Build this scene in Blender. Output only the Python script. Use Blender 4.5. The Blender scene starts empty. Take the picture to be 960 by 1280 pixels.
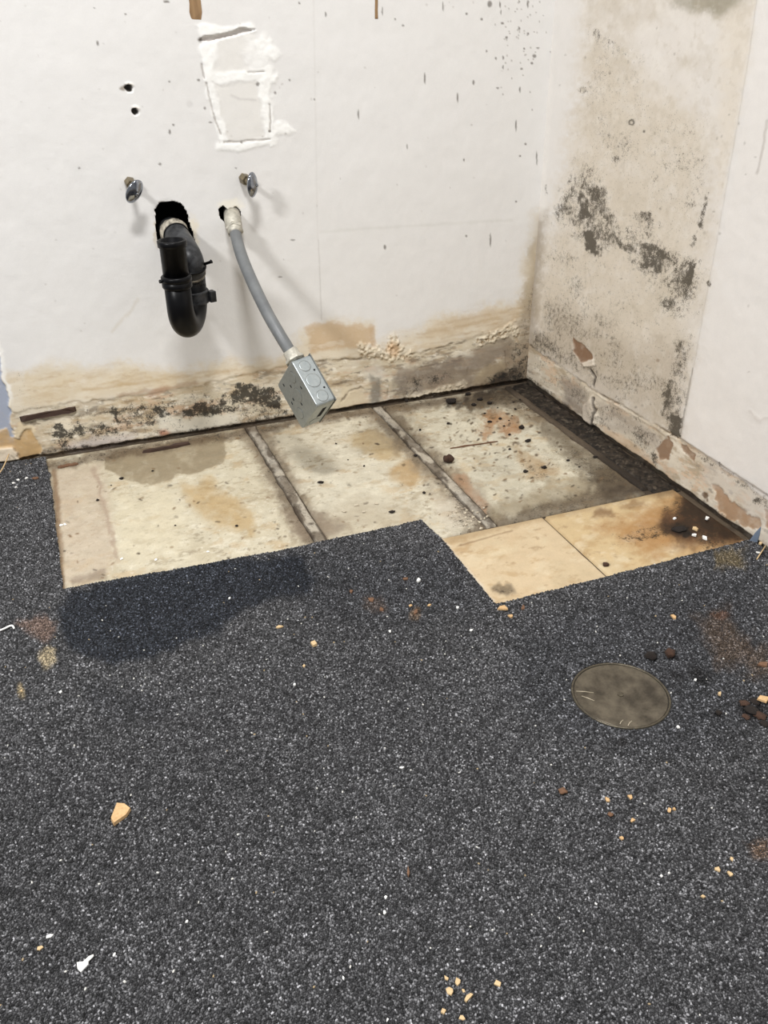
import bpy, bmesh, math, random
import numpy as np
from mathutils import Vector, Matrix

# ------------------------------------------------------------------ camera
SC = bpy.context.scene
COL = SC.collection
H = 0.85
FPX = 1110.0
PITCH, YAW, ROLL = math.radians(29.89), math.radians(20.78), math.radians(-0.5)
_fw = np.array([math.sin(YAW)*math.cos(PITCH), math.cos(YAW)*math.cos(PITCH), -math.sin(PITCH)])
_rt = np.array([math.cos(YAW), -math.sin(YAW), 0.0])
_up = np.cross(_rt, _fw)
RT = math.cos(ROLL)*_rt + math.sin(ROLL)*_up
UP = -math.sin(ROLL)*_rt + math.cos(ROLL)*_up
FW = _fw

def ray(x, y):
    return FW + RT*(x-480)/FPX - UP*(y-640)/FPX
_d = ray(657.5, 476.7)
CAM = -_d*(H/-_d[2]); CAM[2] = H          # room corner at the origin: back wall y=0, right wall x=0, floor z=0

def fl(x, y, z=0.0):
    d = ray(x, y); return CAM + d*((z-CAM[2])/d[2])
def bw(x, y, yy=0.0):
    d = ray(x, y); return CAM + d*((yy-CAM[1])/d[1])
def rw(x, y, xx=0.0):
    d = ray(x, y); return CAM + d*((xx-CAM[0])/d[0])
def project(P):
    v = P - CAM; z = v@FW
    zz = np.where(z > 0.15, z, 1.0)
    x = np.where(z > 0.15, 480+FPX*(v@RT)/zz, -9999.0)
    y = np.where(z > 0.15, 640-FPX*(v@UP)/zz, -9999.0)
    return x, y

cam = bpy.data.cameras.new('camera'); camo = bpy.data.objects.new('camera', cam); COL.objects.link(camo)
cam.sensor_fit = 'HORIZONTAL'; cam.sensor_width = 36.0; cam.lens = FPX/960*36.0
cam.clip_start = 0.02; cam.clip_end = 50
camo.matrix_world = Matrix(((RT[0], UP[0], -FW[0], CAM[0]), (RT[1], UP[1], -FW[1], CAM[1]), (RT[2], UP[2], -FW[2], CAM[2]), (0, 0, 0, 1)))
SC.camera = camo

# ------------------------------------------------------------------ light
world = bpy.data.worlds.new('world'); SC.world = world; world.use_nodes = True
bg = world.node_tree.nodes['Background']
bg.inputs[0].default_value = (0.985, 0.99, 1.0, 1); bg.inputs[1].default_value = 0.40
SC.view_settings.view_transform = 'Standard'; SC.view_settings.look = 'None'
SC.view_settings.gamma = 1.0; SC.view_settings.use_curve_mapping = False
SC.view_settings.exposure = -0.38

def area(name, loc, target, sx, sy, power, color):
    l = bpy.data.lights.new(name, 'AREA'); l.shape = 'RECTANGLE'; l.size = sx; l.size_y = sy
    l.energy = power; l.color = color
    o = bpy.data.objects.new(name, l); COL.objects.link(o); o.location = loc
    o.rotation_euler = (Vector(target)-Vector(loc)).to_track_quat('-Z', 'Y').to_euler()
    return o
# two ceiling tube fixtures: one close above the wall, one further left
area('ceiling_lamp', (-1.12, -1.62, 3.0), (-1.12, -1.62, 0), 0.50, 0.28, 104, (1.0, 0.995, 0.99))
area('ceiling_lamp', (-3.9, -2.4, 3.0), (-3.9, -2.4, 0), 0.65, 0.65, 262, (1.0, 0.995, 0.99))

# ------------------------------------------------------------------ helpers
def lin(c):
    c = np.asarray(c, float)/255.0
    return np.where(c <= 0.04045, c/12.92, ((c+0.055)/1.055)**2.4)

def sstep(a, b, x):
    t = np.clip((x-a)/(b-a), 0, 1); return t*t*(3-2*t)

_tab = {}
def vnoise(x, y, seed):
    if seed not in _tab:
        _tab[seed] = np.random.default_rng(seed+11).random((256, 256))*2-1
    T = _tab[seed]
    xi = np.floor(x).astype(int); yi = np.floor(y).astype(int)
    fx = x-xi; fy = y-yi
    fx = fx*fx*(3-2*fx); fy = fy*fy*(3-2*fy)
    a = T[xi & 255, yi & 255]; b = T[(xi+1) & 255, yi & 255]
    c = T[xi & 255, (yi+1) & 255]; d = T[(xi+1) & 255, (yi+1) & 255]
    return (a*(1-fx)+b*fx)*(1-fy)+(c*(1-fx)+d*fx)*fy

def fbm(x, y, period, octs=4, seed=0, gain=0.55):
    s = np.zeros(np.shape(x)); amp = 1.0; f = 1.0/period; tot = 0
    for k in range(octs):
        s = s+amp*vnoise(x*f+17.3*k, y*f+5.7*k, seed+k); tot += amp*0.75
        amp *= gain; f *= 2.03
    return s/tot

class Paint:
    """colour, mould and relief layers of a surface; places given as photo pixels of its own points"""
    def __init__(self, P, base):
        self.P = P; self.n = len(P)
        self.x, self.y = project(P)
        self.col = np.tile(lin(base), (self.n, 1)).astype(float)
        self.mold = np.zeros(self.n); self.speck = np.zeros(self.n); self.gloss = np.zeros(self.n)
        self.d = np.zeros(self.n)
        self.nf = fbm(self.x, self.y, 7, 4, 900, .7); self.nm = fbm(self.x, self.y, 26, 4, 910)
    def _sel(self, x0, y0, x1, y1, pad):
        return np.where((self.x > x0-pad) & (self.x < x1+pad) & (self.y > y0-pad) & (self.y < y1+pad))[0]
    def _warp(self, i, rough, rs, seed):
        x = self.x[i]; y = self.y[i]
        if rough > 0:
            x2 = x+rough*fbm(x, y, rs, 4, seed); y2 = y+rough*fbm(x, y, rs, 4, seed+40)
            return x2, y2
        return x, y
    def poly(self, pts, feather=4, rough=4, rs=14, seed=0):
        pts = np.array(pts, float)
        i = self._sel(pts[:, 0].min(), pts[:, 1].min(), pts[:, 0].max(), pts[:, 1].max(), feather+rough*2+2)
        x, y = self._warp(i, rough, rs, seed)
        dist = np.full(len(i), 1e9); inside = np.zeros(len(i), bool)
        for k in range(len(pts)):
            a = pts[k]; b = pts[(k+1) % len(pts)]
            ab = b-a; L = ab@ab+1e-9
            t = np.clip(((x-a[0])*ab[0]+(y-a[1])*ab[1])/L, 0, 1)
            dist = np.minimum(dist, np.hypot(x-a[0]-t*ab[0], y-a[1]-t*ab[1]))
            c = ((a[1] > y) != (b[1] > y)) & (x < (b[0]-a[0])*(y-a[1])/(b[1]-a[1]+1e-12)+a[0])
            inside ^= c
        sd = np.where(inside, dist, -dist)
        m = np.zeros(self.n); m[i] = sstep(-feather*0.5, feather*0.5, sd); return m
    def line(self, pts, w=2, feather=1.5, rough=1.5, rs=10, seed=0):
        pts = np.array(pts, float)
        i = self._sel(pts[:, 0].min(), pts[:, 1].min(), pts[:, 0].max(), pts[:, 1].max(), w+feather+rough*2+2)
        x, y = self._warp(i, rough, rs, seed)
        dist = np.full(len(i), 1e9)
        for k in range(len(pts)-1):
            a = pts[k]; ab = pts[k+1]-a; L = ab@ab+1e-9
            t = np.clip(((x-a[0])*ab[0]+(y-a[1])*ab[1])/L, 0, 1)
            dist = np.minimum(dist, np.hypot(x-a[0]-t*ab[0], y-a[1]-t*ab[1]))
        m = np.zeros(self.n); m[i] = 1-sstep(w*0.5-feather*0.5, w*0.5+feather*0.5, dist); return m
    def blob(self, cx, cy, rx, ry, ang=0, soft=0.8, rough=3, rs=14, seed=0):
        R = max(rx, ry)*(1+soft)
        i = self._sel(cx-R, cy-R, cx+R, cy+R, rough*2)
        x, y = self._warp(i, rough, rs, seed)
        c, s = math.cos(math.radians(ang)), math.sin(math.radians(ang))
        u = ((x-cx)*c+(y-cy)*s)/rx; v = (-(x-cx)*s+(y-cy)*c)/ry
        m = np.zeros(self.n); m[i] = 1-sstep(1-soft*0.6, 1+soft*0.6, np.hypot(u, v)); return m
    def mix(self, m, c, k=1.0, br=0.5):
        if br > 0:
            i = np.where(m > 0)[0]; q = m[i]
            q = np.clip(q+br*1.5*self.nf[i]*4*q*(1-q)*.6, 0, 1)*(1-br*.55*sstep(-.1, .7, self.nm[i]*.6+self.nf[i]*.6))
            m = m.copy(); m[i] = q
        m = np.clip(m*k, 0, 1)[:, None]; self.col = self.col*(1-m)+lin(c)*m
    def streak(self, period, seed=0, ang=0.0, stretch=3.0, octs=5):
        c, s_ = math.cos(math.radians(ang)), math.sin(math.radians(ang))
        return fbm((self.x*c+self.y*s_)/stretch, -self.x*s_+self.y*c, period, octs, seed, .62)
    def mul(self, m, c):
        self.col *= 1-np.clip(m, 0, 1)[:, None]*(1-np.asarray(c))
    def noise(self, period, octs=4, seed=0, sx=1.0, sy=1.0):
        return fbm(self.x*sx, self.y*sy, period, octs, seed)

def new_mesh(name, V, F):
    me = bpy.data.meshes.new(name)
    me.from_pydata([tuple(v) for v in V], [], [tuple(f) for f in F]); me.update(); return me

def grid_mesh(name, P, nu, nv, keep=None, flip=False):
    """P (nu*nv,3), u fastest"""
    me = bpy.data.meshes.new(name)
    i = np.arange((nu-1)*(nv-1)); a = (i//(nu-1))*nu+i % (nu-1)
    q = np.stack([a, a+1, a+1+nu, a+nu], 1)
    if flip: q = q[:, ::-1]
    if keep is not None: q = q[keep[q].all(1)]
    me.vertices.add(len(P)); me.vertices.foreach_set('co', np.ascontiguousarray(P, dtype=np.float32).ravel())
    me.loops.add(q.size); me.loops.foreach_set('vertex_index', np.ascontiguousarray(q, dtype=np.int32).ravel())
    me.polygons.add(len(q)); me.polygons.foreach_set('loop_start', np.arange(0, q.size, 4, dtype=np.int32))
    me.polygons.foreach_set('use_smooth', np.ones(len(q), bool))
    me.update(calc_edges=True)
    return me

def set_layers(me, pt):
    n = pt.n
    a = me.color_attributes.new('Col', 'FLOAT_COLOR', 'POINT')
    c = np.ones((n, 4), np.float32); c[:, :3] = np.clip(pt.col, 0, 1); a.data.foreach_set('color', c.ravel())
    a = me.color_attributes.new('Mask', 'FLOAT_COLOR', 'POINT')
    c = np.ones((n, 4), np.float32); c[:, 0] = np.clip(pt.mold, 0, 1.2); c[:, 1] = np.clip(pt.speck, 0, 1.2); c[:, 2] = np.clip(pt.gloss, 0, 1)
    a.data.foreach_set('color', c.ravel())

def link(name, me, mat=None, parent=None, smooth=None):
    o = bpy.data.objects.new(name, me); COL.objects.link(o)
    if mat is not None: me.materials.append(mat)
    if smooth is not None: me.polygons.foreach_set('use_smooth', [smooth]*len(me.polygons))
    if parent is not None: o.parent = parent
    return o

def tag(o, label, cat, group=None, kind=None):
    o['label'] = label; o['category'] = cat
    if group: o['group'] = group
    if kind: o['kind'] = kind
    return o

def empty(name, loc):
    o = bpy.data.objects.new(name, None); COL.objects.link(o); o.location = loc; o.empty_display_size = 0.02
    return o

def child(name, me, mat, parent, smooth=None):
    """mesh given in world coordinates under a parent at parent.location"""
    p = parent; off = Vector((0, 0, 0))
    while p is not None: off += p.location; p = p.parent
    me.transform(Matrix.Translation(-off))
    return link(name, me, mat, parent, smooth)

# ------------------------------------------------------------------ materials
def nodes(name):
    m = bpy.data.materials.new(name); m.use_nodes = True
    nt = m.node_tree; b = nt.nodes['Principled BSDF']
    return m, nt, b
def N(nt, t, **kw):
    n = nt.nodes.new(t)
    for k, v in kw.items(): setattr(n, k, v)
    return n
def math_n(nt, op, a, b=None, clamp=False):
    n = N(nt, 'ShaderNodeMath', operation=op, use_clamp=clamp)
    for k, v in enumerate((a, b)):
        if v is None: continue
        if isinstance(v, (int, float)): n.inputs[k].default_value = v
        else: nt.links.new(v, n.inputs[k])
    return n.outputs[0]
def mixc(nt, fac, a, b, blend='MIX'):
    n = N(nt, 'ShaderNodeMix', data_type='RGBA', blend_type=blend)
    for s, v in ((n.inputs[0], fac), (n.inputs[6], a), (n.inputs[7], b)):
        if isinstance(v, (int, float)): s.default_value = v
        elif isinstance(v, tuple): s.default_value = v
        else: nt.links.new(v, s)
    return n.outputs[2]
def noise_n(nt, co, scale, detail=5, rough=0.6, vec_scale=None):
    if vec_scale:
        mp = N(nt, 'ShaderNodeMapping'); mp.inputs['Scale'].default_value = vec_scale
        nt.links.new(co, mp.inputs[0]); co = mp.outputs[0]
    n = N(nt, 'ShaderNodeTexNoise'); n.inputs['Scale'].default_value = scale
    n.inputs['Detail'].default_value = detail; n.inputs['Roughness'].default_value = rough
    nt.links.new(co, n.inputs['Vector']); return n.outputs[0]
def rgba(c): return tuple(float(v) for v in lin(c))+(1.0,)

def painted(name, rough, bump, bscale, mold_c, speck_c, s_coarse, s_fine, var=0.10, speck_scale=330):
    m, nt, b = nodes(name)
    tc = N(nt, 'ShaderNodeTexCoord').outputs['Object']
    col = N(nt, 'ShaderNodeAttribute', attribute_name='Col').outputs['Color']
    msk = N(nt, 'ShaderNodeAttribute', attribute_name='Mask').outputs['Color']
    sep = N(nt, 'ShaderNodeSeparateColor'); nt.links.new(msk, sep.inputs[0])
    n1 = noise_n(nt, tc, s_coarse, 4, 0.6); n2 = noise_n(nt, tc, s_fine, 5, 0.7)
    nn = math_n(nt, 'ADD', math_n(nt, 'MULTIPLY', n1, 0.8), math_n(nt, 'MULTIPLY', n2, 1.25))   # mean 1.02
    fm = math_n(nt, 'MULTIPLY', math_n(nt, 'ADD', math_n(nt, 'SUBTRACT', nn, 1.29), math_n(nt, 'MULTIPLY', sep.outputs[0], 0.58)), 4.2, True)
    fm = math_n(nt, 'MULTIPLY', fm, math_n(nt, 'MULTIPLY', sep.outputs[0], 7.0, True))
    n3 = noise_n(nt, tc, speck_scale, 2, 0.5)
    fs = math_n(nt, 'MULTIPLY', math_n(nt, 'ADD', math_n(nt, 'SUBTRACT', n3, 0.82), math_n(nt, 'MULTIPLY', sep.outputs[1], 0.30)), 14.0, True)
    n4 = noise_n(nt, tc, 38, 8, 0.65)
    v = math_n(nt, 'ADD', math_n(nt, 'MULTIPLY', n4, var*2), 1.0-var)
    n5 = noise_n(nt, tc, 420, 3, 0.6)
    v = math_n(nt, 'MULTIPLY', v, math_n(nt, 'ADD', math_n(nt, 'MULTIPLY', n5, var*1.4), 1.0-var*.7))
    comb = N(nt, 'ShaderNodeCombineColor')
    for k in range(3): nt.links.new(v, comb.inputs[k])
    c = mixc(nt, 1.0, col, comb.outputs[0], 'MULTIPLY')
    c = mixc(nt, math_n(nt, 'MULTIPLY', fm, 0.92), c, rgba(mold_c))
    c = mixc(nt, math_n(nt, 'MULTIPLY', fs, 0.88), c, rgba(speck_c))
    nt.links.new(c, b.inputs['Base Color'])
    r = math_n(nt, 'SUBTRACT', rough, math_n(nt, 'MULTIPLY', sep.outputs[2], 0.5))
    nt.links.new(r, b.inputs['Roughness'])
    b.inputs['Specular IOR Level'].default_value = 0.3
    nb = noise_n(nt, tc, bscale, 6, 0.6)
    bu = N(nt, 'ShaderNodeBump'); bu.inputs['Strength'].default_value = bump; bu.inputs['Distance'].default_value = 0.002
    nt.links.new(nb, bu.inputs['Height']); nt.links.new(bu.outputs[0], b.inputs['Normal'])
    return m

def plain(name, c, c2=None, rough=0.6, metal=0.0, scale=80, bump=0.1, spec=0.5, stretch=None, contrast=1.0):
    m, nt, b = nodes(name)
    tc = N(nt, 'ShaderNodeTexCoord').outputs['Object']
    n = noise_n(nt, tc, scale, 6, 0.65, stretch)
    rmp = N(nt, 'ShaderNodeMapRange'); rmp.inputs[1].default_value = 0.5-0.22/contrast; rmp.inputs[2].default_value = 0.5+0.22/contrast
    nt.links.new(n, rmp.inputs[0])
    nt.links.new(mixc(nt, rmp.outputs[0], rgba(c), rgba(c2 if c2 is not None else c)), b.inputs['Base Color'])
    b.inputs['Roughness'].default_value = rough; b.inputs['Metallic'].default_value = metal
    b.inputs['Specular IOR Level'].default_value = spec
    if bump:
        bu = N(nt, 'ShaderNodeBump'); bu.inputs['Strength'].default_value = bump; bu.inputs['Distance'].default_value = 0.001
        nt.links.new(n, bu.inputs['Height']); nt.links.new(bu.outputs[0], b.inputs['Normal'])
    return m

M_WALL = painted('wall_paint_mould', 0.8, 0.12, 260, (44, 41, 36), (62, 56, 48), 80, 330, 0.05)
M_WALLR = painted('wall_paint_mould_right', 0.8, 0.12, 260, (74, 67, 56), (116, 106, 90), 110, 430, 0.06)
M_FLOOR = painted('old_flooring', 0.75, 0.3, 180, (56, 48, 38), (58, 48, 38), 60, 260, 0.24)
M_TILE = painted('old_tile', 0.6, 0.15, 140, (45, 33, 22), (62, 46, 32), 60, 260, 0.17)
M_ABS = plain('black_plastic', (9, 9, 10), (14, 14, 16), 0.34, 0, 60, 0.05, 0.16)
M_ABSD = plain('dusty_black_plastic', (14, 15, 17), (70, 71, 73), 0.38, 0, 55, 0.12, 0.25, contrast=1.1)
M_PLAST = plain('plaster_collar', (186, 178, 162), (84, 78, 70), 0.8, 0, 110, 0.8, contrast=1.4)
M_COND = plain('grey_conduit', (98, 100, 101), (118, 120, 120), 0.42, 0, 30, 0.05, 0.45)
M_GALV = plain('galvanised_steel', (150, 158, 160), (172, 178, 178), 0.42, 0.75, 140, 0.08)
M_GALVD = plain('galvanised_edge', (96, 98, 96), (130, 130, 124), 0.5, 0.6, 140, 0.1)
M_CONN = plain('painted_connector', (205, 200, 186), (158, 154, 142), 0.55, 0.3, 120, 0.4)
M_HOLE = plain('dark_hole', (10, 9, 8), (16, 14, 12), 0.9, 0, 100, 0)
M_CHROME = plain('worn_chrome', (176, 180, 186), (126, 130, 138), 0.16, 1.0, 70, 0.05, contrast=1.3)
M_BRASS = plain('dull_brass', (146, 132, 104), (98, 92, 80), 0.45, 0.7, 160, 0.2)
M_CAVITY = plain('wall_cavity', (38, 34, 30), (24, 22, 20), 0.95, 0, 60, 0.3)
M_BACKING = plain('carpet_backing', (40, 40, 43), (52, 51, 52), 0.95, 0, 300, 0.5)
M_WOODD = plain('dark_wet_wood', (70, 48, 36), (46, 33, 26), 0.7, 0, 90, 0.5, stretch=(0.2, 1, 1))
M_STRIP = plain('tan_paper', (156, 126, 90), (128, 100, 70), 0.85, 0, 120, 0.4, stretch=(1, 1, 0.12))
M_SEAM = None
M_CHIP = plain('wood_chip_tan', (206, 172, 126), (176, 140, 96), 0.8, 0, 260, 0.4)
M_CHIPP = plain('wood_chip_pale', (204, 180, 140), (182, 152, 110), 0.8, 0, 260, 0.4)
M_CRUMB = plain('paint_crumb', (200, 190, 170), (168, 156, 134), 0.85, 0, 260, 0.4)
M_CHIPB = plain('wood_chip_brown', (118, 86, 62), (92, 66, 48), 0.85, 0, 260, 0.4)
M_WHITE = plain('white_flake', (240, 239, 235), (226, 224, 218), 0.7, 0, 200, 0.2)
M_DIRT = plain('black_dirt', (34, 25, 19), (18, 13, 10), 0.95, 0, 300, 0.9)
M_DIRTB = plain('brown_dirt', (74, 50, 36), (48, 33, 24), 0.95, 0, 300, 0.9)
M_BLUE = plain('blue_grey_shard', (112, 124, 140), (96, 108, 124), 0.5, 0, 60, 0.05)
M_COVER = plain('tarnished_cover', (108, 100, 86), (62, 56, 47), 0.36, 0.5, 34, 0.12, contrast=1.5)
M_COVRIM = plain('tarnished_rim', (104, 97, 82), (62, 56, 47), 0.4, 0.6, 120, 0.15)
M_SCRATCH = plain('bright_scratch', (196, 186, 164), (170, 158, 136), 0.4, 0.3, 100, 0)

# ------------------------------------------------------------------ wall_back
def axis(lo, hi, step, coarse_lo=None, coarse_hi=None, cs=0.08):
    a = np.linspace(lo, hi, int(round((hi-lo)/step))+1)
    if coarse_lo is not None: a = np.concatenate([np.linspace(coarse_lo, lo, max(2, int((lo-coarse_lo)/cs)))[:-1], a])
    if coarse_hi is not None: a = np.concatenate([a, np.linspace(hi, coarse_hi, max(2, int((coarse_hi-hi)/cs)))[1:]])
    return a
EDGE_X = -1.224            # torn left edge of the white wall layer

xs = axis(-1.45, 0.03, 0.002, -2.4, None); zs = axis(-0.008, 0.93, 0.002, None, 2.6)
nu, nv = len(xs), len(zs)
X, Z = np.meshgrid(xs, zs); X = X.ravel(); Z = Z.ravel()
P = np.stack([X, np.zeros_like(X), Z], 1)
w = Paint(P, (224, 222, 219))
px_, py_ = w.x, w.y
rng = np.random.default_rng(5)
# soft unevenness of the paint
w.mul(sstep(-0.2, 1.0, fbm(X, Z, 0.35, 3, 3))*0.5, (0.95, 0.945, 0.935))
w.d += 0.0006*fbm(X, Z, 0.05, 4, 7)*sstep(-1.47, -1.42, X)*sstep(.93, .88, Z)
w.mix(w.line([(398, 300), (402, 400)], 1.5, 1.5, 0.3), (165, 160, 153), 0.35)
w.mix(w.line([(392, 0), (397, 300)], 2, 2, 0.3), (200, 196, 190), 0.25)
w.mix(w.line([(400, 290), (520, 282), (640, 275)], 3, 4, 1), (205, 203, 196), 0.4)
# ---- water stain rising from the base
edge = [(-30, 470), (20, 463), (60, 452), (110, 462), (150, 455), (200, 462), (250, 455), (300, 452), (350, 450), (372, 432), (384, 408), (420, 404), (466, 407), (470, 438), (505, 420), (545, 402), (580, 396), (606, 388), (634, 380), (650, 364), (664, 320), (690, 300), (690, 640), (-30, 640)]
m = w.poly(edge, 26, 9, 40, 2)
w.mix(m, (216, 203, 178), 0.85)
w.mix(w.poly([(30, 470), (100, 468), (160, 462), (255, 470), (250, 480), (160, 490), (60, 500), (30, 500)], 20, 8, 30, 5), (205, 182, 140), 0.35*1)
w.mix(w.poly([(382, 408), (420, 404), (466, 407), (468, 432), (440, 434), (390, 440)], 8, 4, 14, 6), (196, 168, 132), 0.75)
w.mix(w.line([(464, 408), (467, 436)], 7, 4, 2), (190, 160, 124), 0.5)
w.mix(w.poly([(540, 402), (640, 382), (652, 372), (652, 400), (600, 412), (540, 425), (525, 420)], 14, 8, 18, 8), (202, 182, 152), 0.7)
for k in range(10):      # horizontal wiping streaks
    y0 = 392+k*6; w.mix(w.line([(520+rng.integers(40), y0+14), (655, y0-8)], 2.5, 3, 2.5, 14, 60+k), (186, 164, 134), 0.4)
for k in range(16):
    x0 = rng.integers(30, 300); y0 = 472+rng.integers(0, 40)-(x0*0.06)
    w.mix(w.line([(x0, y0+8), (x0+40+rng.integers(50), y0-2)], 3, 3, 2.5, 12, 80+k), (190, 165, 128), 0.35)
# ---- strip where the wall base was glued
strip = [(-30, 524), (40, 512), (95, 503), (150, 497), (200, 492), (270, 476), (330, 464), (400, 450), (470, 446), (500, 445), (540, 437), (600, 420), (647, 410), (672, 408), (672, 640), (-30, 640)]
ms = w.poly(strip, 4, 3, 12, 12)
w.mix(ms, (204, 193, 170), 0.9)
w.d += ms*0.0016
w.mix(np.clip(ms*sstep(0.0, 0.9, w.noise(46, 4, 21, 0.5, 1.6)), 0, 1), (182, 166, 140), 0.7)
w.mix(np.clip(ms*sstep(0.1, 0.9, w.noise(30, 4, 27, 0.6, 1.5)), 0, 1), (222, 213, 194), 0.8)
for k, (c_, per, an, st, lo) in enumerate((((160, 140, 112), 9, -9, 4, .10), ((232, 224, 206), 8, -9, 4, .12), ((140, 130, 116), 7, -9, 3, .22), ((200, 172, 144), 12, -9, 3, .18), ((112, 98, 80), 5, -9, 4, .32), ((236, 229, 214), 4, -5, 2, .3))):
    w.mix(ms*sstep(lo, lo+.35, w.streak(per, 600+k*7, an, st)), c_, .75, 0)
mstain = w.poly(edge, 40, 9, 40, 2)
for k, (c_, per, lo) in enumerate((((196, 172, 136), 8, .15), ((230, 222, 206), 7, .1), ((184, 158, 124), 4, .3))):
    w.mix(mstain*sstep(lo, lo+.4, w.streak(per, 660+k*7, -9, 4)), c_, .36, 0)
# grey-brown smear right of the middle
w.mix(w.poly([(494, 478), (505, 462), (540, 452), (575, 447), (600, 436), (640, 425), (640, 445), (600, 462), (585, 480), (550, 488), (500, 492)], 14, 7, 16, 14), (124, 113, 102), 0.78)
w.mix(w.poly([(590, 438), (640, 418), (645, 430), (596, 462)], 10, 6, 14, 15), (150, 136, 118), 0.6)
w.mix(w.blob(470, 466, 14, 10, 0, .8, 4), (226, 220, 208), 0.8)
w.mix(w.poly([(464, 470), (477, 470), (476, 512), (463, 512)], 6, 3, 10, 16), (118, 114, 106), 0.75)
w.mix(w.poly([(430, 485), (456, 487), (464, 500), (430, 515), (408, 518)], 9, 4, 14, 17), (218, 204, 176), 0.8)
w.mix(w.poly([(590, 482), (600, 462), (630, 450), (636, 470), (620, 482)], 9, 4, 14, 18), (208, 190, 154), 0.75)
w.mix(w.poly([(200, 512), (230, 525), (300, 515), (298, 530), (220, 545), (200, 540)], 7, 4, 16, 19), (222, 216, 200), 0.8)
w.mix(w.poly([(66, 520), (90, 512), (92, 540), (70, 545)], 10, 5, 16, 20), (226, 216, 194), 0.8)
w.mix(w.blob(206, 541, 7, 5, 0, .7, 3), (180, 120, 92), 0.8)
w.mix(w.blob(198, 490, 14, 5, -12, .8, 4), (176, 138, 112), 0.6)
w.mix(w.line([(150, 494), (180, 492), (215, 484), (245, 477)], 5, 5, 3, 12, 31), (160, 130, 106), 0.55)
w.mix(w.poly([(80, 556), (130, 545), (170, 545), (160, 560), (90, 572)], 10, 4, 16, 22), (206, 198, 192), 0.7)
# black mould
def mo(m, k): 
    w.mold = np.maximum(w.mold, m*k)
mo(w.poly([(60, 535), (80, 530), (96, 538), (120, 530), (150, 533), (150, 548), (100, 548), (70, 560)], 16, 6, 16, 23), 0.72)
mo(w.poly([(55, 530), (150, 500), (300, 478), (360, 480), (360, 530), (200, 552), (70, 570)], 26, 10, 20, 194), .34)
mo(w.blob(72, 543, 9, 5, 10, .7, 3), 1.0); mo(w.blob(72, 533, 9, 5, 0, .7, 3), 0.85); mo(w.blob(103, 537, 14, 8, 0, .8, 4), .85); mo(w.blob(205, 512, 14, 8, 0, .8, 5), .75)
mo(w.poly([(130, 512), (180, 505), (230, 512), (262, 500), (290, 490), (300, 512), (250, 524), (215, 522), (190, 530), (140, 534)], 14, 7, 16, 24), 0.74)
mo(w.poly([(228, 512), (255, 503), (285, 500), (284, 515), (250, 522), (230, 522)], 8, 5, 12, 25), 0.98)
mo(w.poly([(284, 492), (300, 481), (330, 480), (352, 492), (352, 516), (325, 512), (305, 506), (290, 502)], 9, 6, 12, 26), 0.95)
mo(w.poly([(300, 500), (352, 494), (362, 524), (330, 530), (300, 530)], 14, 6, 12, 27), 0.62)
mo(w.poly([(500, 480), (540, 462), (575, 468), (545, 485), (505, 492)], 16, 6, 14, 28), 0.55)
mo(w.poly([(575, 500), (600, 484), (640, 456), (650, 440), (668, 440), (668, 500)], 12, 6, 14, 29), 0.78)
mo(w.poly([(634, 430), (660, 425), (662, 480), (640, 480)], 18, 6, 14, 30), 0.5)
w.mix(w.poly([(560, 500), (600, 470), (640, 430), (672, 420), (672, 500)], 40, 10, 20, 192), (128, 112, 92), .65)
w.mix(w.poly([(490, 500), (560, 470), (640, 440), (660, 490), (560, 505)], 24, 9, 16, 191), (150, 134, 112), .5)
w.mix(w.poly([(580, 502), (606, 482), (632, 464), (648, 454), (676, 448), (676, 502)], 14, 7, 12, 32), (56, 45, 36), 0.9, .6)
w.mix(w.line([(30, 560), (56, 565), (120, 560), (336, 526), (410, 517), (580, 490), (620, 480)], 6, 5, 2.5, 12, 33), (92, 74, 56), 0.7)
mo(w.line([(30, 566), (120, 560), (336, 526), (410, 517), (580, 490), (620, 480)], 6, 6, 3, 12, 34), 0.7)
# smudge running up the inside corner
w.mix(w.poly([(668, 300), (676, 296), (672, 480), (646, 480), (648, 420), (652, 370), (660, 330)], 16, 6, 24, 35), (150, 134, 112), 0.7)
w.mix(w.poly([(662, 300), (668, 270), (690, 250), (680, 330), (656, 380)], 22, 6, 24, 36), (200, 186, 160), 0.6)
mo(w.poly([(652, 380), (670, 340), (672, 440), (650, 440)], 14, 5, 14, 37), 0.42)
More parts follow.
